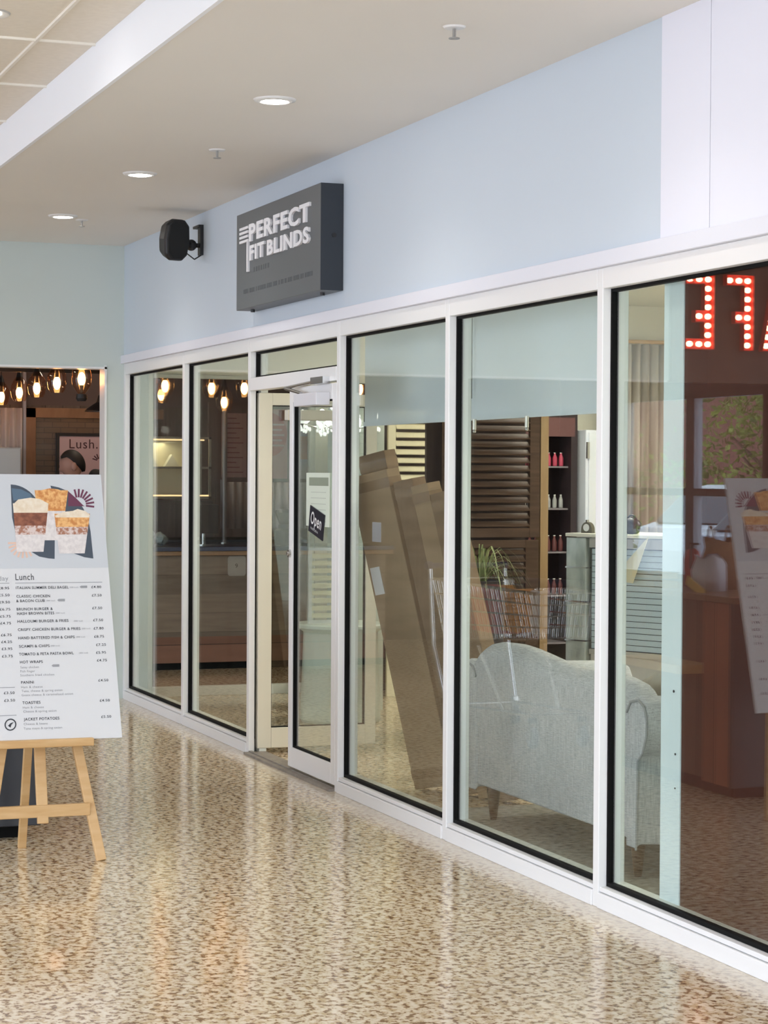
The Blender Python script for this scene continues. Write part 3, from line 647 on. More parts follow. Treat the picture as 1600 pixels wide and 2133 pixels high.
for x, l in ((5.60, 'small steel blind weight hanging over the dark shutters'), (6.19, 'small steel blind weight hanging by the shutter post')):
    t = thing('blind_weight', l, 'blind weight', (x, .33, 1.80), 'blind weights')
    b = bm_(); cyl(b, (x, .33, 1.805), (x, .33, 1.855), .009); obj('weight', b, M('warm_steel', (.75, .70, .62), .3, .6), t)
    b = bm_(); ball(b, (x, .33, 1.797), .008); obj('tip', b, chrome, t)

# ---- shutters
def shutter(name, label, x, y0, y1, z0, z1, mat, stile, rail, nl, tilt, mids=(), thick=.03, post=None, group=None, left=None):
    t = thing(name, label, 'shutter', (x, (y0+y1)/2, z0), group)
    b = bm_(); box(b, x-thick/2, x+thick/2, y0, y0+(left or stile), z0, z1); box(b, x-thick/2, x+thick/2, y1-stile, y1, z0, z1)
    ra = [(z0, z0+rail), (z1-rail, z1)]+[(q, q+rail) for q in mids]
    for a, c in ra: box(b, x-thick/2, x+thick/2, y0+(left or stile), y1-stile, a, c)
    obj('frame', b, mat, t, bevel=.003)
    zs = sorted(ra); gaps = [(zs[i][1], zs[i+1][0]) for i in range(len(zs)-1)]
    for a, c in gaps:
        n = max(1, int(round((c-a)/nl)))
        for k in range(n):
            zc = a+(c-a)*(k+.5)/n; b = bm_()
            T = Matrix.Translation((x, 0, zc)) @ Matrix.Rotation(tilt, 4, 'Y'); box(b, -.028, .028, y0+(left or stile)+.002, y1-stile-.002, -.005, .005, T)
            obj('louvre', b, mat, t, bevel=.002, seg=1)
    if post:
        b = bm_(); box(b, x-.05, x+.02, y1+.002, y1+.055, 0, z1+.1); obj('post', b, post, t)
    return t
walnut = noisy('walnut', (.075, .042, .026), (.12, .070, .045), (40, 3, 40), .65, spec=.25)
shutter('plantation_shutter', 'dark walnut plantation shutter on display behind the loveseat', 2.5, 1.42, 2.075, 1.205, 2.12, walnut, .07, .06, .050, .55, post=noisy('oak_post', (.36, .22, .10), (.42, .27, .13), (30, 30, 4), .5))
shutter('plantation_shutter', 'lower walnut shutter standing beneath the dark display shutter', 2.52, 1.44, 2.06, .45, 1.19, walnut, .09, .05, .046, .55)
b = bm_(); box(b, 2.42, 2.60, 1.44, 2.06, 0, .449); tag(obj('display_plinth', b, M('plinth_dark', (.06, .045, .035), .6)), 'dark plinth under the walnut shutters', 'plinth')
crw = M('cream_shutter', (.80, .74, .54), .5)
shutter('plantation_shutter', 'cream plantation shutter fixed on the far wall beyond the cartons', .42, 1.83, 2.31, .0, 2.06, crw, .035, .09, .062, .7, mids=(1.15,), left=.06)
shutter('plantation_shutter', 'plain cream shutter panel beside the louvred cream one', .42, 1.42, 1.80, .0, 2.04, crw, .05, .10, .062, 1.35, mids=(.75,))
tag(obj('dark_backing_board', (lambda b: (box(b, .021, .04, 1.87, 2.70, 0, 2.2), b)[1])(bm_()), M('backing_dark', (.05, .035, .03), .8)), 'dark board on the far wall behind the cream louvres', 'board')
tag(obj('dark_backing_board', (lambda b: (box(b, 2.25, 2.28, 1.40, 2.08, 0, 2.2), b)[1])(bm_()), MAT['backing_dark']), 'dark board directly behind the walnut shutters', 'board')

# ---- drinks fridge, a solid stand-in for the café fridge's reflection
t = thing('reflected_drinks_fridge', 'tall dark drinks fridge with bottles, added at the far wall in place of a reflection', 'fridge', (.3, 3.03, 0))
b = bm_(); ring(b, 2.72, 3.29, 0, 2.06, 0, .5, .05)
for v in b.verts: v.co = Vector((v.co.y+.0-.14+.15, v.co.x, v.co.z))
box(b, .02, .05, 2.72, 3.29, 0, 2.06); obj('cabinet', b, M('fridge_dark', (.035, .022, .026), .4), t)
fz = (.35, .70, 1.02, 1.34, 1.65)
for z in fz:
    b = bm_(); box(b, .05, .46, 2.77, 3.24, z, z+.012); obj('shelf', b, M('shelf_pale', (.25, .22, .25), .4), t)
b = bm_(); box(b, .50, .512, 2.74, 3.27, 1.88, 2.02); obj('header_panel', b, M('header_brown', (.16, .07, .07), .5), t)
pinkb = M('pink_bottle', (.55, .07, .13), .2); clearb = M('pale_bottle', (.42, .42, .42), .2); redb = M('cola_bottle', (.13, .04, .04), .2)
proto = {}
for z, mt, nm, rr_, hh, lb in ((1.6625, pinkb, 'pink', .018, .10, 'pink drink bottle on the top shelf of the fridge'), (1.3525, clearb, 'clear', .017, .10, 'clear bottle on the second shelf of the fridge'), (1.0325, redb, 'dark', .019, .12, 'dark bottle on the third shelf of the fridge'), (.7125, redb, 'dark2', .019, .12, 'dark bottle on the fourth shelf of the fridge')):
    root = None
    for k in range(9):
        y = 2.80+.050*k
        if root is None:
            root = thing('drink_bottle', lb, 'bottle', (.42, y, z), lb.replace('bottle on', 'bottles on'))
            b = bm_(); lathe(b, [(rr_*.9, 0), (rr_, .01), (rr_, hh*.6), (rr_*.45, hh*.85), (rr_*.45, hh*.95)], (.42, y, z), 12); obj('bottle_body', b, mt, root, smooth=True)
            b = bm_(); cyl(b, (.42, y, z+hh*.95), (.42, y, z+hh), rr_*.5, n=10); obj('cap', b, white, root)
            y0_ = y
        else: dup(root, (0, y-y0_, 0))
t = thing('white_cabinet', 'tall glossy white cabinet with two steel hinges next to the fridge', 'cabinet', (.35, 3.42, 0))
b = bm_(); box(b, .05, .60, 3.315, 3.62, 0, 1.93); obj('body', b, M('gloss_white', (.84, .88, .98), .2), t, bevel=.006)
b = bm_(); box(b, .60, .615, 3.335, 3.60, .05, 1.15); obj('lower_door', b, MAT['gloss_white'], t, bevel=.003)
b = bm_(); box(b, .60, .615, 3.335, 3.60, 1.17, 1.91); obj('upper_door', b, MAT['gloss_white'], t, bevel=.003)
for z in (1.15, 1.72):
    b = bm_(); box(b, .60, .625, 3.318, 3.335, z, z+.12); obj('hinge', b, chrome, t)

# ---- plant in a tall dark planter
t = thing('spider_plant', 'arching green spider plant in a tall charcoal planter behind the sofa', 'potted plant', (3.3, 1.32, 0))
b = bm_(); lathe(b, [(.10, 0), (.13, .02), (.155, .96), (.16, .985), (.145, .985), (.14, .95)], (3.3, 1.33, 0), 28); obj('planter', b, M('planter_dark', (.035, .03, .035), .5), t, smooth=False, bevel=.003)
b = bm_(); random.seed(3)
for k in range(70):
    a = random.uniform(0, 2*PI); Lh = random.uniform(.06, .19); out = random.uniform(.12, .30); wv = random.uniform(.005, .009)
    px, py = math.cos(a), math.sin(a); prev = None
    for i in range(7):
        f = i/6; r = .03+out*f; z = .96+Lh*math.sin(f*PI*1.05)*1.25
        w_ = wv*(1-f*.9); c = Vector((3.3+px*r, 1.33+py*r, z)); sd = Vector((-py, px, 0))*w_
        cur = (b.verts.new(c-sd), b.verts.new(c+sd))
        if prev: b.faces.new((prev[0], prev[1], cur[1], cur[0]))
        prev = cur
obj('leaves', b, noisy('spider_leaf', (.14, .20, .06), (.48, .50, .24), (12, 12, 12), .5), t)

# ---- display counter with venetian sample
ang = math.atan2(2.21-1.927, 3.895-3.284); T0 = Matrix.Translation((3.284, 1.927, 0)) @ Matrix.Rotation(ang, 4, 'Z')
t = thing('display_counter', 'white display counter with a closed venetian blind sample on its front', 'counter', (3.6, 2.1, 0))
b = bm_(); box(b, .14, .95, .02, .5, 0, 1.235, T0); obj('body', b, M('counter_white', (.66, .66, .62), .5), t)
b = bm_(); box(b, -.02, .97, -.03, .5, 1.236, 1.256, T0); obj('top', b, M('top_white', (.80, .79, .70), .4), t, bevel=.003)
slatm = M('slat_blue', (.50, .62, .68), .45)
for k in range(17):
    z = .585+k*.0345; b = bm_(); box(b, .17, .93, -.012, -.006, z, z+.031, T0 @ Matrix.Rotation(0, 4, 'X')); obj('slat', b, slatm, t, bevel=.001, seg=1)
b = bm_(); box(b, .16, .94, -.003, .018, .57, 1.18, T0); obj('slat_backing', b, M('slat_gap', (.03, .04, .05), .8), t)
b = bm_(); box(b, .16, .94, -.025, .0, 1.175, 1.23, T0); obj('head_rail', b, M('rail_grey', (.40, .39, .37), .5), t)
b = bm_(); box(b, .16, .94, -.02, .0, .55, .58, T0); obj('bottom_rail', b, M('rail_beige', (.50, .49, .44), .5), t)
t = thing('glass_showcase', 'narrow frosted glass showcase at the left end of the display counter', 'showcase', (3.3, 1.95, 0))
b = bm_(); box(b, -.02, .13, -.02, .45, .42, 1.23, T0); obj('glass_body', b, noisy('frosted_glass', (.36, .42, .41), (.58, .64, .62), (14, 14, 6), .15, spec=.8), t, bevel=.004)
b = bm_(); box(b, -.02, .13, -.02, .45, 0, .42, T0); obj('base', b, MAT['counter_white'], t)
b = bm_()
for z in (.62, .85, 1.05): box(b, -.024, .134, -.024, .45, z, z+.008, T0)
obj('shelf_edge', b, chrome, t)
t = thing('mantel_clock', 'small arched black mantel clock on the showcase end of the counter top', 'clock', (3.35, 1.99, 1.256))
b = bm_(); c0 = T0 @ Vector((.075, .05, 1.256)); pts = [(-.04, 0), (.04, 0), (.04, .02)]+[(.04*math.cos(PI*i/10), .02+.045*math.sin(PI*i/10)) for i in range(1, 10)]+[(-.04, .02)]
prism(b, pts, c0, T0.to_3x3() @ X_, Z_, (T0.to_3x3() @ Y_)*.03); obj('case', b, M('clock_case', (.10, .09, .06), .4), t)
b = bm_(); cyl(b, c0+Vector((0, 0, .032)), c0+Vector((0, 0, .032))-(T0.to_3x3() @ Y_)*.003, .022); obj('face', b, white, t)
t = thing('black_handbag', 'black rounded handbag lying on the counter top', 'handbag', (3.75, 2.2, 1.256))
c0 = T0 @ Vector((.36, .12, 1.256)); b = bm_(); ball(b, c0+Vector((0, 0, .045)), .06, 1.5, .8, .85)
for v in b.verts: v.co.z = max(v.co.z, 1.256)
obj('bag_body', b, blackm, t, smooth=True)
b = bm_(); tube(b, [c0+Vector((.07*math.cos(a), 0, .06+.05*math.sin(a))) for a in [PI*i/8 for i in range(9)]], .005); obj('strap', b, blackm, t)
t = thing('dressing_mirror', 'small white framed mirror with an oval glass on the counter top', 'mirror', (3.95, 2.4, 1.256))
c0 = T0 @ Vector((.68, .16, 1.256)); R3 = T0.to_3x3(); b = bm_()
prism(b, [(0, 0), (.22, 0), (.22, .25), (.19, .29), (.03, .29), (0, .25)], c0, R3 @ X_, Z_, (R3 @ Y_)*.02); obj('frame', b, white, t, bevel=.004)
b = bm_(); prism(b, [(.11+.05*math.cos(2*PI*i/20), .15+.085*math.sin(2*PI*i/20)) for i in range(20)], c0-(R3 @ Y_)*.003, R3 @ X_, Z_, (R3 @ Y_)*.003); obj('oval_glass', b, M('mirror', (.6, .6, .6), .03, 1), t)
b = bm_(); prism(b, [(-.01, 0), (.23, 0), (.23, .03), (-.01, .03)], c0-(R3 @ Y_)*.02, R3 @ X_, Z_, (R3 @ Y_)*.06); obj('base', b, white, t, bevel=.003)
# hanging bag-like pennant on the counter front
t = thing('fabric_pennant', 'pale yellow fabric sample pennant hanging before the venetian slats', 'fabric sample', (3.7, 2.0, 1.2))
b = bm_(); c0 = T0 @ Vector((.34, -.06, 0)); prism(b, [(0, 1.16), (.03, .99), (.17, .98), (.28, 1.25), (.12, 1.10)], c0, R3 @ X_, Z_, (R3 @ Y_)*.004); obj('cloth', b, M('pale_yellow_cloth', (.72, .68, .48), .8), t)
# curtains and bright side pieces seen in the last bay
cur = noisy('curtain_oatmeal', (.40, .35, .30), (.62, .58, .54), (1, 22, 1), .9, 1)
t = thing('curtain_sample', 'oatmeal curtain length hanging on the far wall above the display counter', 'curtain', (.2, 3.9, 1.2))
b = bm_()
n = 60; prev = None
for i in range(n+1):
    y = 3.66+i*.011; x = .12+.03*math.sin(i*.9); cur_ = (b.verts.new((x, y, .8)), b.verts.new((x, y, 2.6)))
    if prev: b.faces.new((prev[0], prev[1], cur_[1], cur_[0]))
    prev = cur_
ob = obj('curtain_cloth', b, cur, t, smooth=True); sd = ob.modifiers.new('solid', 'SOLIDIFY'); sd.thickness = .004
b = bm_(); cyl(b, (.12, 3.6, 2.62), (.12, 4.5, 2.62), .015); obj('curtain_pole', b, wood_l, t)

# ---- chandelier in the shop
t = thing('crystal_chandelier', 'glittering crystal chandelier hanging inside the shop above the open door leaf', 'chandelier', (2.5, .78, 1.95))
em = M('crystal_lit', (.9, .9, .9), .1, emit=(1, .93, .82), es=5.0); cryst_glint = M('crystal', (.85, .86, .86), .05, spec=1, emit=(1, .96, .9), es=.35)  # crystals are no lamps: their weak emission puts the glints in
CC = Vector((2.5, .74, 1.95)); b = bm_(); cyl(b, CC+Vector((0, 0, .1)), (2.5, .74, 2.9), .006); cyl(b, CC-Vector((0, 0, .06)), CC+Vector((0, 0, .1)), .012); obj('stem', b, chrome, t)
for k in range(8):
    a = 2*PI*k/8; r = .23; p = CC+Vector((r*math.cos(a), r*math.sin(a), -.02)); b = bm_()
    tube(b, [CC+Vector((0, 0, -.04)), CC+Vector((r*.5*math.cos(a), r*.5*math.sin(a), -.08)), p+Vector((0, 0, -.03))], .005, 6); ar = obj('arm', b, chrome, t)
    b = bm_(); ball(b, p+Vector((0, 0, .02)), .022, 1, 1, 1.5); obj('bulb', b, em, ar)
    b = bm_()
    for j in range(5):
        q = p+Vector((.03*math.cos(j*1.3), .03*math.sin(j*1.3), -.05-.012*(j % 3))); ball(b, q, .009, 1, 1, 1.6, 6, 4)
    lathe(b, [(.012, -.03), (.032, -.012), (.03, -.008)], p, 12); obj('crystal_drops', b, cryst_glint, ar)
for k in range(5):
    a = 2*PI*k/5+.3; p = CC+Vector((.12*math.cos(a), .12*math.sin(a), -.06)); b = bm_(); tube(b, [CC+Vector((0, 0, -.04)), p], .005, 6); ar = obj('arm', b, chrome, t)
    b = bm_(); ball(b, p+Vector((0, 0, .02)), .022, 1, 1, 1.5); obj('bulb', b, em, ar)
b = bm_(); random.seed(5)
for j in range(110):
    a = random.uniform(0, 2*PI); r = random.uniform(.02, .13); ball(b, CC+Vector((r*math.cos(a), r*math.sin(a), random.uniform(-.12, .05))), .009, 1, 1, 1.5, 6, 4)
obj('crystal_cluster', b, cryst_glint, t)

# ---- white round table with samples inside the door
t = thing('pedestal_table', 'round pale green pedestal table just inside the door', 'table', (1.75, 1.0, 0))
pg = M('pale_green_gloss', (.62, .68, .60), .3)
b = bm_(); lathe(b, [(.25, 0), (.26, .02), (.24, .58), (.27, .60)], (1.75, 1.02, 0), 40); obj('pedestal', b, pg, t, smooth=False, bevel=.004)
b = bm_(); lathe(b, [(.285, .602), (.295, .61), (.295, .628), (.285, .636)], (1.75, 1.02, 0), 48); obj('table_top', b, M('pale_green_top', (.72, .77, .70), .25), t)
t = thing('slatted_sample', 'upright white louvre sample frame standing on the round table', 'sample frame', (1.75, .86, .636))
b = bm_(); ring(b, .80, .98, .636, 1.12, 0, .02, .02)
for v in b.verts: v.co = Vector((v.co.y+1.74, v.co.x, v.co.z))
obj('frame', b, white, t)
for k in range(9):
    b = bm_(); box(b, 1.745, 1.755, .822, .958, .67+k*.048, .70+k*.048); obj('louvre', b, crw, t)
# tall pale display column behind the closed leaf
t = thing('display_column', 'tall pale green sample column behind the closed door leaf', 'column', (1.1, 1.35, 0))
b = bm_(); box(b, 1.0, 1.25, 1.18, 1.5, 0, 2.12); obj('body', b, M('pale_green_matt', (.58, .63, .56), .6), t, bevel=.004)
b = bm_()
for k in range(12): box(b, 1.25, 1.253, 1.23, 1.46, 1.1+k*.07, 1.104+k*.07)
obj('price_lines', b, M('pale_line', (.45, .50, .46), .6), t)

# ---- door posters
t = thing('hours_poster', 'pale green printed poster stuck on the glass of the closed door leaf', 'poster', (4.1, .018, 1.33))
b = bm_(); box(b, 4.08, 4.46, .0145, .0155, 1.325, 1.602); obj('sheet', b, M('poster_pale', (.62, .68, .58), .6), t)
b = bm_(); box(b, 4.13, 4.44, .0135, .0145, 1.535, 1.578); obj('heading_band', b, M('poster_green', (.25, .29, .22), .6), t)
b = bm_()
for k in range(6): box(b, 4.16, 4.40, .0135, .0145, 1.50-.03*k, 1.503-.03*k)
obj('text_lines', b, M('poster_line', (.42, .46, .40), .6), t)
t = thing('open_sign', 'black tilted Open sign hung on the inside of the closed door leaf', 'sign', (4.19, .012, 1.33))
O = Vector((4.135, .0125, 1.300)); U2 = Vector((.232, 0, -.048)); V2 = Vector((.030, 0, .134)); un = U2.normalized(); vn = V2.normalized()
b = bm_(); prism(b, [(0, 0), (1, 0), (1, 1), (0, 1)], O, U2, V2, Vector((0, -.004, 0))); obj('plate', b, M('sign_black', (.02, .02, .03), .3), t)
b = bm_(); text(b, 'Open', O+U2*.12+V2*.36-Vector((0, .0045, 0)), un, vn, -Y_, .175, .065, .0008, shear=.1, bold=.015); text(b, 'PLEASE COME IN', O+U2*.15+V2*.14-Vector((0, .0045, 0)), un, vn, -Y_, .12, .012, .0008); obj('lettering', b, white, t)

# ---- shop sign
t = thing('shop_sign', 'grey box sign reading PERFECT FIT BLINDS on the pale blue fascia', 'sign', (3.95, -.06, 2.5))
b = bm_(); box(b, 3.22, 4.69, -.12, -.001, 2.506, 3.037); obj('sign_box', b, M('sign_grey', (.115, .125, .135), .45), t, bevel=.003)
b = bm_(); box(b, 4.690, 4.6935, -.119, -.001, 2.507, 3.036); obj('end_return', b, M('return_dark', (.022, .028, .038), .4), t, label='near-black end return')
lt = M('letter_white', (.85, .85, .88), .4)
def sgn(s, x, z, w, h, nm):
    b = bm_(); text(b, s, (x, -.12, z), X_, Z_, -Y_, w, h, .012, bold=.035); obj(nm, b, lt, t)
sgn('PERFECT', 3.495, 2.868, 1.05, .088, 'lettering'); sgn('FIT', 3.507, 2.763, .27, .076, 'lettering'); sgn('BLINDS', 3.83, 2.760, .71, .076, 'lettering')
b = bm_()
for k in range(4): z = 2.940-.024*k; box(b, 3.312, 3.475, -.132, -.12, z, z+.014)
box(b, 3.452, 3.474, -.132, -.12, 2.703, 2.87); obj('louvre_emblem', b, lt, t)
b = bm_(); fd = M('faint_letter', (.075, .085, .095), .5)
text(b, 'WORTHING', (3.55, -.1203, 2.692), X_, Z_, -Y_, .33, .022, .0008); text(b, 'BESPOKE BLINDS AND SHUTTERS MADE TO MEASURE', (3.36, -.1203, 2.592), X_, Z_, -Y_, 1.19, .018, .0008)
b.free(); b = bm_()
# unlit small line: letters too faint to read, reproduced as small dark blocks of the same rhythm
random.seed(9); x = 3.36
while x < 4.55:
    w_ = random.uniform(.014, .03); box(b, x, x+w_*.8, -.1208, -.12, 2.588, 2.588+.024); x += w_+(.02 if random.random() < .16 else .004)
x = 3.55
for w_ in (.03, .03, .03, .03, .02, .03, .04): box(b, x, x+w_*.7, -.1208, -.12, 2.694, 2.72); x += w_+.014
obj('faint_small_print', b, fd, t)
for x in (3.34, 4.55):
    b = bm_(); cyl(b, (x, -.06, 2.492), (x, -.06, 2.507), .012); obj('screw', b, blackm, t)
b = bm_(); cyl(b, (4.693, -.05, 2.78), (4.698, -.05, 2.78), .012); obj('screw', b, blackm, t)

# ---- wall loudspeaker
t = thing('wall_loudspeaker', 'black loudspeaker on a swivel bracket high on the fascia', 'loudspeaker', (2.0, 0, 2.98))
b = bm_()
T = Matrix.Translation((2.14, -.21, 3.01)) @ Matrix.Rotation(math.radians(18), 4, 'Z') @ Matrix.Rotation(math.radians(8), 4, 'Y')
prof = [(-.075, -.09), (-.04, -.125), (.04, -.125), (.075, -.09), (.085, 0), (.075, .09), (.04, .125), (-.04, .125), (-.075, .09), (-.085, 0)]
loft(b, [[T @ Vector((x, y*k, z*k)) for y, z in prof] for x, k in ((-.075, .55), (-.03, .85), (.04, 1.0), (.07, .97))])
obj('cabinet', b, blackm, t, bevel=.008)
b = bm_(); loft(b, [[T @ Vector((x, y*k, z*k)) for y, z in prof] for x, k in ((.07, .9), (.078, .86))]); obj('grille', b, M('grille_black', (.008, .008, .008), .8), t)
b = bm_(); cyl(b, (2.08, -.16, 2.985), (2.06, -.02, 2.99), .014); ball(b, (2.06, -.07, 2.99), .035); box(b, 2.03, 2.09, -.02, 0, 2.93, 3.10); tube(b, [(2.1, -.13, 2.95), (2.1, -.06, 2.90), (2.07, -.01, 2.93)], .004); box(b, 1.95, 2.09, -.03, -.0, 3.10, 3.115); obj('bracket', b, blackm, t)

# ---- downlights and sprinklers
dem = M('downlight_lamp', (1, 1, 1), .3, emit=(1, .95, .88), es=14)
def downlight(x, y, z=3.19, label=''):
    t = thing('downlight', label, 'ceiling light', (x, y, z), 'recessed downlights in the soffit')
    b = bm_(); lathe(b, [(.060, -.001), (.062, -.012), (.088, -.007), (.092, 0)], (x, y, z), 32, cap=False); obj('rim', b, white, t, smooth=True)
    b = bm_(); lathe(b, [(.060, -.003), (.050, -.012), (.02, -.016)], (x, y, z), 28); obj('lamp', b, dem, t, smooth=True)
    l = lamp('downlight_beam', 'SPOT', (x, y, z-.04), 5, (1, .93, .84), .05, angle=2.3); l.parent = t; l.matrix_parent_inverse = Matrix.Translation((-x, -y, -z))
    return t
for x, l in ((5.99, 'lit round downlight nearest the camera in the beige soffit'), (3.59, 'middle lit downlight of the row in the beige soffit'), (1.59, 'lit downlight nearest the sage end wall')): downlight(x, -.765, label=l)
for x, l in ((8.4, 'lit downlight just beyond the top of the view'), (10.8, 'lit downlight further back over the concourse')): downlight(x, -.765, label=l)
for x, l in ((7.63, 'sprinkler head closest to the camera, by the top edge'), (4.545, 'sprinkler head between the first and second downlights'), (1.42, 'sprinkler head beside the far downlight')):
    t = thing('sprinkler', l, 'sprinkler', (x, -.61, 3.19), 'ceiling sprinklers')
    b = bm_(); lathe(b, [(.042, 0), (.036, -.006), (.012, -.007)], (x, -.61, 3.19), 20); obj('rosette', b, white, t)
    b = bm_(); cyl(b, (x, -.61, 3.184), (x, -.61, 3.150), .006); cyl(b, (x, -.61, 3.150), (x, -.61, 3.147), .020); box(b, x-.012, x+.012, -.612, -.608, 3.15, 3.18); obj('deflector', b, M('sprinkler_steel', (.35, .34, .32), .4, .5), t)
t = thing('downlight', 'round downlight in the tiled ceiling at the top left corner', 'ceiling light', (5.9, -2.05, 3.43))
b = bm_(); lathe(b, [(.07, -.001), (.1, -.006), (.105, 0)], (6.28, -2.05, 3.395), 28, cap=False); obj('rim', b, M('grey_rim', (.45, .44, .42), .5), t)
b = bm_(); lathe(b, [(.07, -.002), (.02, -.012)], (6.28, -2.05, 3.395), 24); obj('lamp', b, dem, t)

# ---- café counter and fittings
cf = thing('cafe_counter', 'long café counter with grey-brown plank front and navy top', 'counter', (-2.2, .6, 0))
plank = planks('cafe_planks', (.165, .12, .085), (.25, .19, .135), 'Z', .155, (2, 2.2, 26), .5, gap=.75)
b = bm_(); box(b, -2.5, -1.93, -2.6, 2.6, .27, .93); obj('plank_front', b, plank, cf)
b = bm_(); box(b, -2.5, -1.935, -2.6, 2.6, .06, .27); obj('skirting', b, planks('cafe_skirt', (.22, .10, .06), (.28, .13, .08), 'Z', .21, (2, 2.2, 20), .5), cf)
b = bm_(); box(b, -2.45, -2.0, -2.6, 2.6, 0, .06); obj('plinth', b, black, cf)
b = bm_(); box(b, -2.55, -1.88, -2.65, 2.65, .93, .965); obj('wood_edge', b, M('edge_oak', (.30, .17, .08), .45), cf, bevel=.003)
b = bm_(); box(b, -2.55, -1.86, -2.65, 2.65, .965, 1.0); obj('worktop', b, M('navy_top', (.022, .026, .055), .3), cf, bevel=.003)
t = thing('table_number_card', 'white rounded card with number 9 on the counter front', 'card', (-1.92, 1.39, .84)); b = bm_()
pts = []
for cx__, cy__, a0 in ((.075, .10, 0), (-.075, .10, 90), (-.075, -.10, 180), (.075, -.10, 270)):
    pts += [(cx__*.75+.02*math.cos(math.radians(a0+i*30)), cy__*.6+.02*math.sin(math.radians(a0+i*30))) for i in range(4)]
prism(b, pts, (-1.928, 1.40, .84), Y_, Z_, (.004, 0, 0)); obj('card', b, M('card_white', (.62, .60, .58), .5), t)
b = bm_(); text(b, '9', (-1.923, 1.385, .825), Y_, Z_, X_, .022, .035, .0008); obj('number', b, ink, t)
# hot display cabinet
t = thing('food_display_cabinet', 'two-shelf lit food display cabinet with steel frame behind the counter', 'display cabinet', (-2.6, 1.05, 1.0))
b = bm_()
for y in (.62, 1.33):
    for x in (-2.85, -2.55): box(b, x, x+.02, y, y+.02, 1.38, 1.90)
for z in (1.38, 1.63, 1.88): box(b, -2.85, -2.53, .62, 1.35, z, z+.018)
obj('steel_frame', b, chrome, t)
b = bm_(); box(b, -2.86, -2.855, .62, 1.35, 1.38, 1.9); obj('back_panel', b, M('lit_cream', (.80, .74, .52), .6), t)
b = bm_(); box(b, -2.57, -2.55, .64, 1.33, 1.40, 1.412); box(b, -2.7, -2.68, .64, 1.33, 1.868, 1.878); obj('heat_lamp_strip', b, M('strip_emit', (1, .7, .4), .4, emit=(1, .6, .3), es=.9), t)
b = bm_(); box(b, -2.87, -2.54, .60, 1.37, 1.0, 1.36); obj('base_unit', b, M('unit_dark', (.05, .045, .045), .4), t)
l = lamp('cabinet_glow', 'AREA', (-2.6, .98, 1.85), 2.2, (1, .85, .6), .5, sy=.1, rot=(0, 0, 0)); l.parent = t; l.matrix_parent_inverse = Matrix.Translation((2.6, -1.05, -1.0)); l.data.energy = .5
for k, y in enumerate((.80, .98, 1.16)):
    b = bm_(); prism(b, [(0, 0), (.12, 0), (.06, .10)], (-2.72, y, 1.65), Y_, Z_, (.08, 0, 0)); o = obj('wrapped_sandwich', b, M('sandwich_pack', (.62, .60, .48), .5))
    tag(o, ['leftmost', 'middle', 'rightmost'][k]+' triangular sandwich pack on the lit cabinet shelf', 'sandwich', 'sandwich packs on the middle shelf')
t = thing('steel_post', 'slim steel post beside the pink menu panels behind the counter', 'post', (-2.6, 1.485, 1.0)); b = bm_(); cyl(b, (-2.6, 1.485, 1.0), (-2.6, 1.485, 2.2), .022); obj('tube', b, M('dull_steel', (.42,.42,.45), .5, .5), t); b = bm_(); cyl(b, (-2.6, 1.485, 1.0), (-2.6, 1.485, 1.012), .05); obj('foot', b, chrome, t)
b = bm_(); box(b, -2.9, -2.86, 1.42, 2.5, 1.5, 2.2)
pink = M('pink_poster', (.42, .26, .25), .6)
def wallposter(name, label, y0, y1, z0, z1, mat, x=-2.855, deco=None):
    t = thing(name, label, 'poster', (x, (y0+y1)/2, z0)); b = bm_(); box(b, x, x+.012, y0, y1, z0, z1); obj('sheet', b, mat, t)
    if deco: deco(t, x+.013)
    return t
obj('wall_menu_board', b, M('menu_wall', (.10, .07, .06), .7), kind='structure').name = 'wall_cafe_divider'
def d1(t, x):
    b = bm_()
    for k in range(12): box(b, x, x+.001, 1.56, 1.72-.03*(k % 3), 1.60+k*.042, 1.608+k*.042)
    obj('text_lines', b, M('dark_red_ink', (.18, .05, .05), .6), t)
wallposter('menu_poster', 'narrow pink menu poster right of the steel post', 1.53, 1.75, 1.56, 2.11, pink, deco=d1)
def d2(t, x):
    b = bm_(); prism(b, [(.16*math.cos(2*PI*i/32), .19*math.sin(2*PI*i/32)) for i in range(32)], (x, 1.955, 1.93), Y_, Z_, (.001, 0, 0)); obj('red_disc', b, M('disc_red', (.30, .03, .03), .6), t)
    b = bm_()
    for k in range(5): box(b, x+.0015, x+.0025, 1.87, 2.09-.02*(k % 2), 1.83+k*.045, 1.845+k*.045)
    obj('text_lines', b, pink, t)
wallposter('round_offer_poster', 'pink poster with a large dark red disc behind the open door leaf', 1.78, 2.12, 1.55, 2.15, M('pink_poster2', (.34, .17, .16), .6), deco=d2)
def d3(t, x):
    b = bm_(); box(b, x, x+.001, 2.18, 2.30, 1.72, 1.92); obj('photo_block', b, M('food_photo', (.50, .22, .12), .6), t)
wallposter('menu_poster', 'lilac poster with an orange food photo beyond the door glass', 2.14, 2.34, 1.55, 2.10, M('lilac_poster', (.36, .30, .36), .6), deco=d3)
corr = M('corrugated_white', (.42, .38, .38), .5)
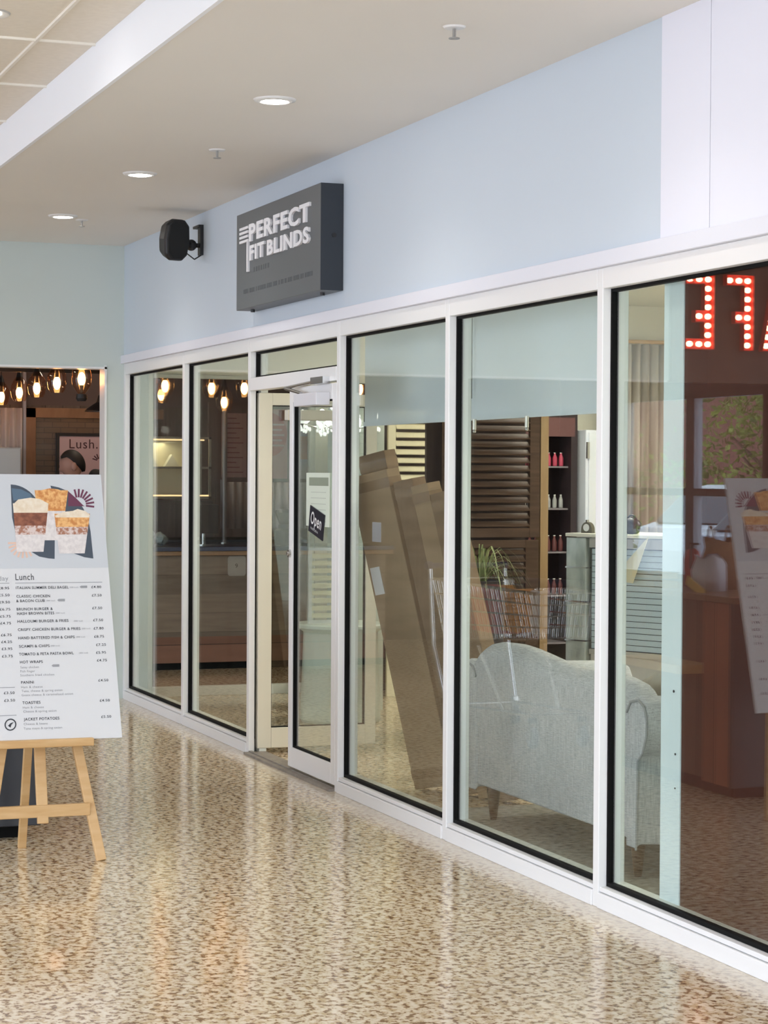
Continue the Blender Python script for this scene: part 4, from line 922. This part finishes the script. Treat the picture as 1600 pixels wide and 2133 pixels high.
def corrug(label, x, y0, y1, z0, z1):
    t = thing('corrugated_panel', label, 'panel', (x, (y0+y1)/2, z0), 'corrugated metal panels'); b = bm_(); n = int((y1-y0)/.006); prev = None
    for i in range(n+1):
        y = y0+(y1-y0)*i/n; xx_ = x+.018*math.sin(2*PI*y/.07); c_ = (b.verts.new((xx_, y, z0)), b.verts.new((xx_, y, z1)))
        if prev: b.faces.new((prev[0], prev[1], c_[1], c_[0]))
        prev = c_
    o = obj('sheet', b, corr, t, smooth=True); sd = o.modifiers.new('s', 'SOLIDIFY'); sd.thickness = .003
    b = bm_(); box(b, x-.02, x+.03, y0-.03, y0, z0, z1+.02); obj('edge_trim', b, M('grey_edge', (.38, .38, .42), .5), t)
corrug('white corrugated metal panel under the pink menu posters', -2.83, 1.55, 2.5, 1.12, 1.52)
corrug('white corrugated metal panel on the back wall left of the wood frame', -4.36, -1.0, .10, 1.3, 2.17)
b = bm_(); box(b, -4.40, -4.34, .105, .13, 0, 3.1); obj('trim_8', b, M('pipe_grey', (.33, .32, .36), .4), kind='structure', label='grey corner post on the café back wall')
# timber frame with brick-tile infill and poster
t = thing('timber_wall_frame', 'orange-brown timber frame with glazed tile infill on the café back wall', 'wall panel', (-4.38, .6, 0))
tw = noisy('frame_timber', (.20, .095, .045), (.28, .14, .07), (8, 8, 3), .5)
b = bm_(); box(b, -4.40, -4.34, .13, .22, 0, 2.175); box(b, -4.40, -4.34, .13, 1.4, 2.085, 2.175); obj('frame', b, tw, t, bevel=.003)
bt = bpy.data.materials.new('tile_brick'); bt.use_nodes = True; n_ = bt.node_tree.nodes; br = n_.new('ShaderNodeTexBrick'); tx = n_.new('ShaderNodeTexCoord'); mp = n_.new('ShaderNodeMapping'); mp.inputs['Rotation'].default_value = (PI/2, 0, PI/2)
cxyz = n_.new('ShaderNodeSeparateXYZ'); cmb = n_.new('ShaderNodeCombineXYZ'); Lk = bt.node_tree.links.new
Lk(tx.outputs['Object'], cxyz.inputs[0]); Lk(cxyz.outputs['Y'], cmb.inputs[0]); Lk(cxyz.outputs['Z'], cmb.inputs[1]); Lk(cmb.outputs[0], br.inputs['Vector'])
br.inputs['Scale'].default_value = 1; br.inputs['Brick Width'].default_value = .15; br.inputs['Row Height'].default_value = .05; br.inputs['Mortar Size'].default_value = .003
br.inputs['Color1'].default_value = (.10, .07, .055, 1); br.inputs['Color2'].default_value = (.13, .09, .07, 1); br.inputs['Mortar'].default_value = (.06, .045, .04, 1)
Lk(br.outputs[0], n_['Principled BSDF'].inputs['Base Color']); n_['Principled BSDF'].inputs['Roughness'].default_value = .2
b = bm_(); box(b, -4.40, -4.37, .22, 1.4, 0, 2.085); obj('tile_infill', b, bt, t)
def d4(t, x):
    b = bm_(); text(b, 'Lush.', (x+.001, .525, 1.812), Y_, Z_, X_, .26, .085, .0008); obj('lettering', b, M('plum_ink', (.05, .015, .02), .6), t)
    b = bm_()
    for k in range(8):
        a = math.radians(-20+k*26); c_ = Vector((x, .80, 1.70)); dr = Vector((0, math.cos(a), math.sin(a))); pr = Vector((0, -math.sin(a), math.cos(a)))*.005
        b.faces.new([b.verts.new(q) for q in (c_+dr*.02+pr, c_+dr*.065+pr, c_+dr*.065-pr, c_+dr*.02-pr)])
    obj('sunburst', b, MAT['plum_ink'], t)
t = wallposter('framed_poster', 'pink framed poster reading Lush above the bending person', .43, .86, 1.30, 1.925, M('pink_lush', (.52, .36, .37), .35), x=-4.355, deco=d4)
b = bm_(); ring(b, .405, .885, 1.275, 1.95, -4.365, -4.335, .028)
for v in b.verts: v.co = Vector((v.co.y, v.co.x, v.co.z))
obj('frame', b, blackm, t)
# coffee machine
t = thing('coffee_machine', 'boxy silver coffee machine at the left of the café back bar', 'coffee machine', (-3.9, -.2, 1.0))
b = bm_(); box(b, -4.2, -3.7, -.55, -.03, 1.27, 1.81); obj('upper_body', b, M('machine_grey', (.42, .44, .48), .3, .3), t, bevel=.012)
b = bm_(); box(b, -4.2, -3.75, -.55, -.03, 1.0, 1.25); obj('lower_body', b, MAT['machine_grey'], t, bevel=.01)
b = bm_(); box(b, -3.70, -3.695, -.10, -.05, 1.34, 1.37); obj('badge', b, blackm, t)
t = thing('back_bar', 'low dark bar unit along the café back wall', 'cabinet', (-4, 0, 0)); b = bm_(); box(b, -4.33, -3.6, -2.5, 2.9, 0, .98); obj('body', b, M('bar_dark', (.05, .04, .035), .5), t); b = bm_(); box(b, -4.33, -3.57, -2.5, 2.9, .98, 1.0); obj('top', b, blackm, t)
# things on the counter
t = obj('tea_towel', bm_(), M('towel_cloth', (.55, .68, .74), .8)) if False else None
b = bm_(); random.seed(11)
for (y, z, r) in ((.68, 1.07, .065), (.78, 1.06, .055), (.60, 1.05, .06)):
    bmesh.ops.create_icosphere(b, subdivisions=2, radius=r, matrix=Matrix.Translation((-2.0, y, z)))
for v in b.verts: v.co += Vector((random.uniform(-.012, .012), random.uniform(-.012, .012), random.uniform(-.008, .012))); v.co.z = max(v.co.z, 1.002)
tag(obj('tea_towel', b, noisy('towel_cloth', (.10, .16, .2), (.55, .68, .74), (18, 18, 18), .8, 1, lo=.38, hi=.46)), 'crumpled pale blue patterned tea towel on the navy counter top', 'towel')
t = thing('till_screen', 'dark till screen on a stand on the café counter', 'till', (-2.1, 1.2, 1.0))
b = bm_(); box(b, -2.16, -2.12, 1.06, 1.30, 1.10, 1.34); obj('screen', b, blackm, t, bevel=.006); b = bm_(); cyl(b, (-2.15, 1.18, 1.0), (-2.15, 1.18, 1.12), .02); cyl(b, (-2.15, 1.18, 1.0), (-2.15, 1.18, 1.012), .08); obj('stand', b, chrome, t)
t = thing('coffee_grinder', 'black coffee grinder on the counter below the round poster', 'grinder', (-2.2, 1.9, 1.0))
b = bm_(); lathe(b, [(.09, 0), (.09, .12), (.06, .14), (.06, .17)], (-2.2, 1.9, 1.0), 20); obj('body', b, blackm, t); b = bm_(); lathe(b, [(.05, .171), (.09, .27), (.085, .29), (.02, .30)], (-2.2, 1.9, 1.0), 20); obj('hopper', b, M('hopper_smoke', (.04, .035, .03), .15), t)
for k, (y, z) in enumerate(((1.62, 1.002),)):
    t = thing('cup_stack', 'stack of white saucers by the steel post', 'saucers', (-2.05, y, z)); b = bm_()
    for j in range(4): lathe(b, [(.03, j*.012), (.06, j*.012+.01), (.06, j*.012+.011)], (-2.05, y, z), 20)
    obj('saucers', b, white, t)

# ---- pendants
def amberglass():
    a = glassmat('amber_glass', (.96, .76, .64), .06); return a
ag = amberglass(); bulbm = M('filament_glow', (1, .8, .5), .3, emit=(1, .50, .17), es=9)
def pendant(x, y, zb, label, up=False, mk=True):
    t = thing('pendant_lamp', label, 'pendant lamp', (x, y, zb), 'amber glass pendants over the counter')
    s = -1 if up else 1
    b = bm_(); lathe(b, [(r, s*h) for r, h in ((.050, -.085), (.066, -.05), (.073, 0), (.068, .05), (.045, .09), (.026, .115))], (x, y, zb+.012), 24, cap=False); o = obj('glass_shade', b, ag, t, smooth=True)
    b = bm_(); lathe(b, [(r, s*h) for r, h in (((.030, .110), (.034, .095), (.018, .16), (.006, .19)) if not up else ((.010, .10), (.038, .105), (.042, .135), (.030, .155)))], (x, y, zb), 20); cyl(b, (x, y, zb+s*.04), (x, y, zb+s*.12), .013); obj('cap', b, blackm, t)
    b = bm_(); cyl(b, (x, y, zb+(.17 if not up else .11)), (x, y, 3.2), .004, n=6); obj('cord', b, blackm, t)
    b = bm_(); ball(b, (x, y, zb-.004*s), .028, 1, 1, 1.75, 20, 14); obj('bulb', b, bulbm, t, smooth=True)
    l = lamp('pendant_light', 'POINT', (x, y, zb), .7, (1, .62, .32), .02); l.parent = t; l.matrix_parent_inverse = Matrix.Translation((-x, -y, -zb))
for (x, y, z, l, u) in ((-4.07, -.14, 2.26, 'amber pendant furthest left, half cut by the picture edge', False), (-2.97, -.186, 2.26, 'amber pendant second from the left in the row', False), (-1.99, -.23, 2.26, 'middle amber pendant of the row of five', False),
                        (-.93, -.286, 2.26, 'amber pendant fourth from the left, under the opening edge', False), (-.40, -.215, 2.263, 'amber pendant nearest the pillar, with its black cap below', True),
                        (-1.05, .568, 2.26, 'amber pendant seen through the left shop window bay, upper of the close pair', False), (-2.75, .97, 2.256, 'amber pendant seen through the left shop window bay, lower of the close pair', False), (-1.32, 1.01, 2.26, 'amber pendant seen through the second shop window bay, nearer one', False),
                        (-2.2, 1.365, 2.183, 'amber pendant low at the back, seen through the second window bay', False), (-1.18, 1.235, 2.26, 'amber pendant beside the door post, half hidden', False), (-1.11, 2.16, 2.27, 'amber pendant seen through the small opening above the cream shutters', False)): pendant(x, y, z, l, u)
b = bm_(); box(b, -4.3, -.3, -.42, -.39, 2.44, 2.47); box(b, -2.6, -2.57, -1.2, .62, 2.41, 2.45); tag(obj('lighting_rail', b, blackm), 'black lighting rail hanging above the amber pendants', 'rail')
t = thing('dome_pendant', 'black metal dome pendant with a white bulb beside the pillar', 'pendant lamp', (-2, .30, 2.1))
b = bm_(); lathe(b, [(.145, 0), (.14, .012), (.05, .075), (.035, .13), (.03, .135)], (-2, .30, 2.08), 32); obj('shade', b, blackm, t, smooth=False)
b = bm_(); cyl(b, (-2, .30, 2.2), (-2, .3, 3.2), .005, n=6); obj('cord', b, blackm, t)
b = bm_(); ball(b, (-2, .30, 2.065), .022); obj('bulb', b, M('white_bulb', (1, 1, 1), .3, emit=(1, .9, .8), es=8), t)

# ---- person behind the counter
skin = M('skin', (.42, .24, .19), .5); shirt = M('black_shirt', (.012, .012, .014), .8); hairm = M('black_hair', (.010, .008, .008), .6)
ps = thing('person', 'person in black with short dark hair bending forward behind the café counter', 'person', (-3.15, .67, 0))
def skinbody(name, V_, E_, R_, mat, parent, root=0, sub=2):
    me = bpy.data.meshes.new(name); me.from_pydata([Vector(v) for v in V_], E_, []); me.materials.append(mat)
    o = bpy.data.objects.new(name, me); COL.objects.link(o); o.parent = parent; o.matrix_parent_inverse = Matrix.Translation(-Vector(parent.location))
    mm = o.modifiers.new('skin', 'SKIN'); mm.use_smooth_shade = True
    for i, r in enumerate(R_):
        sv = me.skin_vertices[0].data[i]; sv.radius = (r, r) if not isinstance(r, tuple) else r; sv.use_root = (i == root)
    s = o.modifiers.new('sub', 'SUBSURF'); s.levels = s.render_levels = sub
    return o
px_, hy = -3.15, .60
VV = [(px_, 1.02, .95), (px_, .96, 1.18), (px_, .80, 1.40), (px_, .60, 1.52), (px_, .44, 1.585),    # pelvis, waist, chest, collar, neck
      (px_+.19, .64, 1.47), (px_+.24, .48, 1.22), (px_+.20, .26, 1.09), (px_+.18, .17, 1.06),        # arms
      (px_-.19, .64, 1.47), (px_-.24, .48, 1.22), (px_-.20, .26, 1.09), (px_-.18, .17, 1.06),
      (px_+.09, 1.04, .88), (px_+.10, 1.00, .50), (px_+.10, 1.05, .09), (px_+.10, .93, .05),
      (px_-.09, 1.04, .88), (px_-.10, 1.00, .50), (px_-.10, 1.05, .09), (px_-.10, .93, .05)]
EE = [(0, 1), (1, 2), (2, 3), (3, 4), (3, 5), (5, 6), (6, 7), (7, 8), (3, 9), (9, 10), (10, 11), (11, 12), (0, 13), (13, 14), (14, 15), (15, 16), (0, 17), (17, 18), (18, 19), (19, 20)]
RR = [.13, .13, .15, .11, .055, .065, .05, .038, .03, .065, .05, .038, .03, .09, .065, .045, .04, .09, .065, .045, .04]
skinbody('body', VV, EE, RR, shirt, ps)
b = bm_(); HC = Vector((px_, .295, 1.655))
bmesh.ops.create_uvsphere(b, u_segments=28, v_segments=20, radius=1)
for v in b.verts:
    x, y, z = v.co; k = 1-.25*max(0, -z)
    p = Vector((x*.075*k, y*.098*k, z*.12))
    if y < -.6: # face side (towards -y)
        nose = math.exp(-((x/.18)**2+((z+.12)/.16)**2)); p.y -= .026*nose
        p.y -= .008*math.exp(-((x/.4)**2+((z-.3)/.1)**2)); p.y -= .012*math.exp(-((x/.3)**2+((z+.75)/.15)**2))
        p.y -= .010*math.exp(-((x/.25)**2+((z+.48)/.06)**2)); p.y += .008*math.exp(-(((abs(x)-.36)/.16)**2+((z-.08)/.12)**2))
    p = Matrix.Rotation(math.radians(16), 3, 'X') @ p
    v.co = HC+p
hd = obj('head', b, skin, ps, smooth=True)
b = bm_()
for s in (-1, 1): ball(b, HC+Vector((s*.080, .004, -.012)), .034, .35, .7, 1.1)
obj('ear', b, skin, hd, smooth=True)
b = bm_(); bmesh.ops.create_uvsphere(b, u_segments=28, v_segments=20, radius=1)
dele = []
for v in b.verts:
    x, y, z = v.co
    lim = max(-.62, min(.60, .22-1.15*y))

    x, y, z = v.co
    if z < lim: z = lim; q_ = math.sqrt(max(.0, 1-z*z))/max(.001, math.hypot(x, y)) if math.hypot(x, y) > .001 else 1; q_ = min(q_, 1); k9 = .86
    else: k9 = 1
    p = Vector((x*.086*k9, (y*.112+.006)*k9, z*.134)); v.co = HC+(Matrix.Rotation(math.radians(16), 3, 'X') @ p)
h_ = obj('hair', b, hairm, hd, smooth=True)
for s in (-1, 1):
    b = bm_(); w0 = Vector((px_+s*.18, .17, 1.055))
    V2_ = [w0+Vector((0, .05, .01)), w0, w0+Vector((0, -.05, -.005))]; E2 = [(0, 1), (1, 2)]; R2 = [.03, .028, (.035, .018)]
    for j, (dx, L_) in enumerate(((-.030, .055), (-.010, .065), (.010, .068), (.030, .060))):
        i0 = len(V2_); V2_ += [w0+Vector((dx, -.06, -.005)), w0+Vector((dx*1.2, -.06-L_*.6, -.010)), w0+Vector((dx*1.2, -.06-L_, -.028))]; E2 += [(2, i0), (i0, i0+1), (i0+1, i0+2)]; R2 += [.010, .009, .008]
    i0 = len(V2_); V2_ += [w0+Vector((-s*.045, -.03, -.005)), w0+Vector((-s*.065, -.06, -.015))]; E2 += [(1, i0), (i0, i0+1)]; R2 += [.011, .009]
    b.free(); skinbody('hand', V2_, E2, R2, skin, ps, 0, 1)

# ---- marquee letters on the café fascia
redm = M('marquee_red', (.45, .03, .012), .4, emit=(1, .06, .015), es=.08); mbulb = M('marquee_bulb', (1, .9, .7), .3, emit=(1, .60, .36), es=7)
LS = {'E': ([(0, 0), (.25, 0), (.25, .085), (.085, .085), (.085, .215), (.165, .215), (.165, .305), (.085, .305), (.085, .505), (.25, .505), (.25, .59), (0, .59)],
            [(.04, .043+.072*i) for i in range(8)]+[(.118, .043), (.20, .043), (.118, .26), (.118, .547), (.20, .547)]),
      'F': ([(0, 0), (.085, 0), (.085, .215), (.165, .215), (.165, .305), (.085, .305), (.085, .505), (.24, .505), (.24, .59), (0, .59)],
            [(.04, .043+.072*i) for i in range(8)]+[(.118, .26), (.118, .547), (.20, .547)]),
      'A': ([(0, 0), (.085, 0), (.11, .12), (.21, .12), (.235, 0), (.32, 0), (.21, .59), (.11, .59)],
            [(.045+.0125*i, .043+.07*i) for i in range(8)]+[(.275-.0125*i, .043+.07*i) for i in range(8)]+[(.16, .165)]),
      'C': ([(.28, .1), (.28, 0), (.06, 0), (0, .06), (0, .53), (.06, .59), (.28, .59), (.28, .49), (.2, .49), (.2, .505), (.085, .505), (.085, .085), (.2, .085), (.2, .1)],
            [(.04, .07+.064*i) for i in range(8)]+[(.10, .043), (.17, .043), (.24, .043), (.10, .548), (.17, .548), (.24, .548)])}
bp_ = bm_(); ball(bp_, (0, 0, 0), .023, 1, 1, 1, 12, 8); bproto = None
words = {'C': 'first', 'A': 'second', 'F': 'third', 'E': 'last'}
b = bm_(); box(b, -.145, .022, -7.4, -4.22, 2.326, 3.384); obj('wall_end_cladding', b, noisy('brown_cladding', (.10, .055, .035), (.15, .085, .055), (3, 3, 3), .6), kind='structure')
bz = 2.578
for ch, y0 in (('C', -5.66), ('A', -5.32), ('F', -4.915), ('E', -4.655)):
    y0 += .09 if ch == 'E' else 0
    t = thing('marquee_letter', 'red bulb-lit marquee letter %s, %s of the café sign over the opening' % (ch, words[ch]), 'sign letter', (.03, y0, bz), 'red marquee letters')
    pts, bl = LS[ch]
    b = bm_(); prism(b, pts, (.023, y0, bz), Y_, Z_, (.012, 0, 0)); obj('face', b, redm, t)
    b = bm_()
    n = len(pts)
    for i in range(n):
        p0, p1 = pts[i], pts[(i+1) % n]; quad(b, (.023, y0+p0[0], bz+p0[1]), (.023, y0+p1[0], bz+p1[1]), (.085, y0+p1[0], bz+p1[1]), (.085, y0+p0[0], bz+p0[1]))
    o = obj('rim', b, redm, t); sd = o.modifiers.new('s', 'SOLIDIFY'); sd.thickness = .004
    for (u, v) in bl:
        if bproto is None:
            bproto = obj('bulb', bp_, mbulb, t, smooth=True); c_ = bproto; me_b = bproto.data
        else:
            c_ = bpy.data.objects.new('bulb', me_b); COL.objects.link(c_); c_.parent = t
        c_.parent = t; c_.matrix_parent_inverse = Matrix.Translation((-.03, -y0, -bz)); c_.location = (.052, y0+u, bz+v)

# ---- outside: cars and trees
def car(x, y, rot, mat, label):
    t = thing('car', label, 'car', (x, y, -.04), 'cars in the car park'); T = Matrix.Translation((x, y, -.04)) @ Matrix.Rotation(rot, 4, 'Z')
    side = [(-2.1, .30), (-2.12, .62), (-2.0, .85), (-1.35, .95), (1.5, .98), (2.0, .92), (2.1, .6), (2.08, .30)]
    b = bm_(); loft(b, [[T @ Vector((u, s, z)) for u, z in side] for s in (-.86, -.9, .9, .86)]); obj('body', b, mat, t, bevel=.05, seg=3)
    roof = [(-1.25, .95), (-.55, 1.40), (.1, 1.47), (1.0, 1.40), (1.75, .97)]
    b = bm_(); loft(b, [[T @ Vector((u, s*(1 if z < 1 else .84), z)) for u, z in roof] for s in (-.80, .80)]); obj('cabin_glass', b, M('car_glass', (.03, .04, .05), .05, spec=.8), t, bevel=.03)
    b = bm_(); loft(b, [[T @ Vector((u, s, z)) for u, z in [(-.55, 1.405), (.1, 1.475), (1.0, 1.41), (1.0, 1.44), (.1, 1.505), (-.55, 1.43)]] for s in (-.66, .66)]); obj('roof', b, mat, t)
    for u in (-1.3, 1.3):
        for s in (-1, 1):
            b = bm_(); cyl(b, T @ Vector((u, s*.72, .32)), T @ Vector((u, s*.92, .32)), .32, n=28); w_ = obj('wheel', b, M('tyre', (.02, .02, .02), .8), t, bevel=.03)
            b = bm_(); cyl(b, T @ Vector((u, s*.90, .32)), T @ Vector((u, s*.93, .32)), .19, n=20); obj('hub', b, chrome, w_)
    for s in (-1, 1):
        b = bm_(); box(b, -2.13, -2.0, s*.62-.16, s*.62+.16, .62, .76, T); obj('headlight', b, M('lamp_clear', (.8, .8, .8), .1), t, bevel=.02)
    b = bm_(); box(b, -2.14, -2.1, -.26, .26, .42, .53, T); obj('number_plate', b, white, t)
car(-8.6, -11.0, .9, M('car_silver', (.62, .65, .72), .25, .3), 'silver car nearest the café windows')
car(-12.4, -12.2, .9, M('car_white', (.82, .84, .88), .25), 'white car parked behind the silver one')
car(-5.0, -12.0, .9, M('car_grey', (.30, .32, .36), .25, .3), 'grey car at the edge of the window view')
leafm = noisy('leaf_green', (.08, .15, .03), (.50, .58, .14), (1.5, 1.5, 1.5), .6)
trunkm = noisy('bark', (.10, .07, .05), (.18, .13, .09), (5, 5, 2), .9)
def tree(x, y, h, r, n, label, z0=.3):
    t = thing('tree', label, 'tree', (x, y, -.04), 'trees beyond the car park')
    b = bm_(); cyl(b, (x, y, -.04), (x+.1, y, h*.7), .14, .06, 12)
    for k in range(5): a = k*1.3; cyl(b, (x+.05, y, h*(.25+.08*k)), (x+.6*r*math.cos(a), y+.6*r*math.sin(a), h*(.45+.09*k)), .05, .02, 8)
    obj('trunk', b, trunkm, t)
    b = bm_()
    cl = [(x+random.uniform(-r, r)*.8, y+random.uniform(-r, r)*.8, random.uniform(z0, h)) for _ in range(30)]
    for i in range(n):
        c = Vector(random.choice(cl)); q = c+Vector([random.gauss(0, .30) for _ in range(3)]); q.z = max(q.z, .12); s = random.uniform(.05, .11)
        a = Vector([random.uniform(-1, 1) for _ in range(3)]).normalized(); c2 = a.orthogonal().normalized(); 
        b.faces.new([b.verts.new(p) for p in (q-a*s, q-c2*s*.5, q+a*s, q+c2*s*.5)])
    obj('foliage', b, leafm, t)
random.seed(21)
tree(-17.2, -15.5, 3.6, 1.5, 4200, 'leafy green tree nearest the silver car')
tree(-21.5, -19.5, 4.4, 1.7, 4200, 'tall green tree behind the white car')
tree(-13.2, -18.0, 3.6, 1.5, 3600, 'bushy green tree at the right of the window view')
tree(-25.5, -15.6, 4.0, 1.7, 3600, 'green tree at the left end of the window view')
brk = noisy('red_brick', (.22, .09, .07), (.28, .12, .09), (3, 3, 12), .9)
t = thing('brick_building', 'red brick building with a pale roof edge beyond the trees', 'building', (-26, -26, 0))
b = bm_(); box(b, -44, -12, -30, -26, -.1, 5.0); obj('walls', b, brk, t); b = bm_(); box(b, -44.2, -11.8, -30.2, -25.8, 5.0, 5.4); obj('roof_edge', b, M('roof_pale', (.6, .6, .6), .7), t)

# ---- lights added to brighten the shop and café, in unseen fittings
def panel(x, y, z, sx, sy, e, col, label, grp, es):
    t = thing('added_ceiling_light', label, 'ceiling light', (x, y, z), grp)
    b = bm_(); ring(b, x-sx/2-.03, x+sx/2+.03, y-sy/2-.03, y+sy/2+.03, z-.015, z, .03)
    for v in b.verts: v.co = Vector((v.co.x, v.co.z if False else v.co.y, v.co.z))
    b.free(); b = bm_(); box(b, x-sx/2-.03, x+sx/2+.03, y-sy/2-.03, y-sy/2, z-.02, z); box(b, x-sx/2-.03, x+sx/2+.03, y+sy/2, y+sy/2+.03, z-.02, z); box(b, x-sx/2-.03, x-sx/2, y-sy/2, y+sy/2, z-.02, z); box(b, x+sx/2, x+sx/2+.03, y-sy/2, y+sy/2, z-.02, z)
    obj('frame', b, white, t)
    b = bm_(); box(b, x-sx/2, x+sx/2, y-sy/2, y+sy/2, z-.012, z-.002); obj('diffuser', b, M('diffuser_%d_%d' % (int(es*10), int(col[2]*100)), (1, 1, 1), .5, emit=col, es=es), t)
panel(1.8, 2.6, 2.9, .6, .6, 0, (1, .93, .78), 'added square ceiling light, out of view over the cream shutters', 'added shop ceiling lights', 15)
panel(4.2, 3.4, 2.9, .6, .6, 0, (1, .97, .90), 'added square ceiling light, out of view over the display counter', 'added shop ceiling lights', 22)
panel(6.4, 2.6, 2.9, .6, .6, 0, (1, .97, .90), 'added square ceiling light, out of view over the loveseat', 'added shop ceiling lights', 22)
panel(-3.1, 1.0, 3.2, 1.2, .3, 0, (1, .82, .62), 'added long ceiling light, out of view over the café back bar', 'added café ceiling lights', 4.6)
panel(-1.2, -2.5, 3.2, 1.2, .3, 0, (1, .82, .62), 'added long ceiling light, out of view in front of the café counter', 'added café ceiling lights', 4.6)
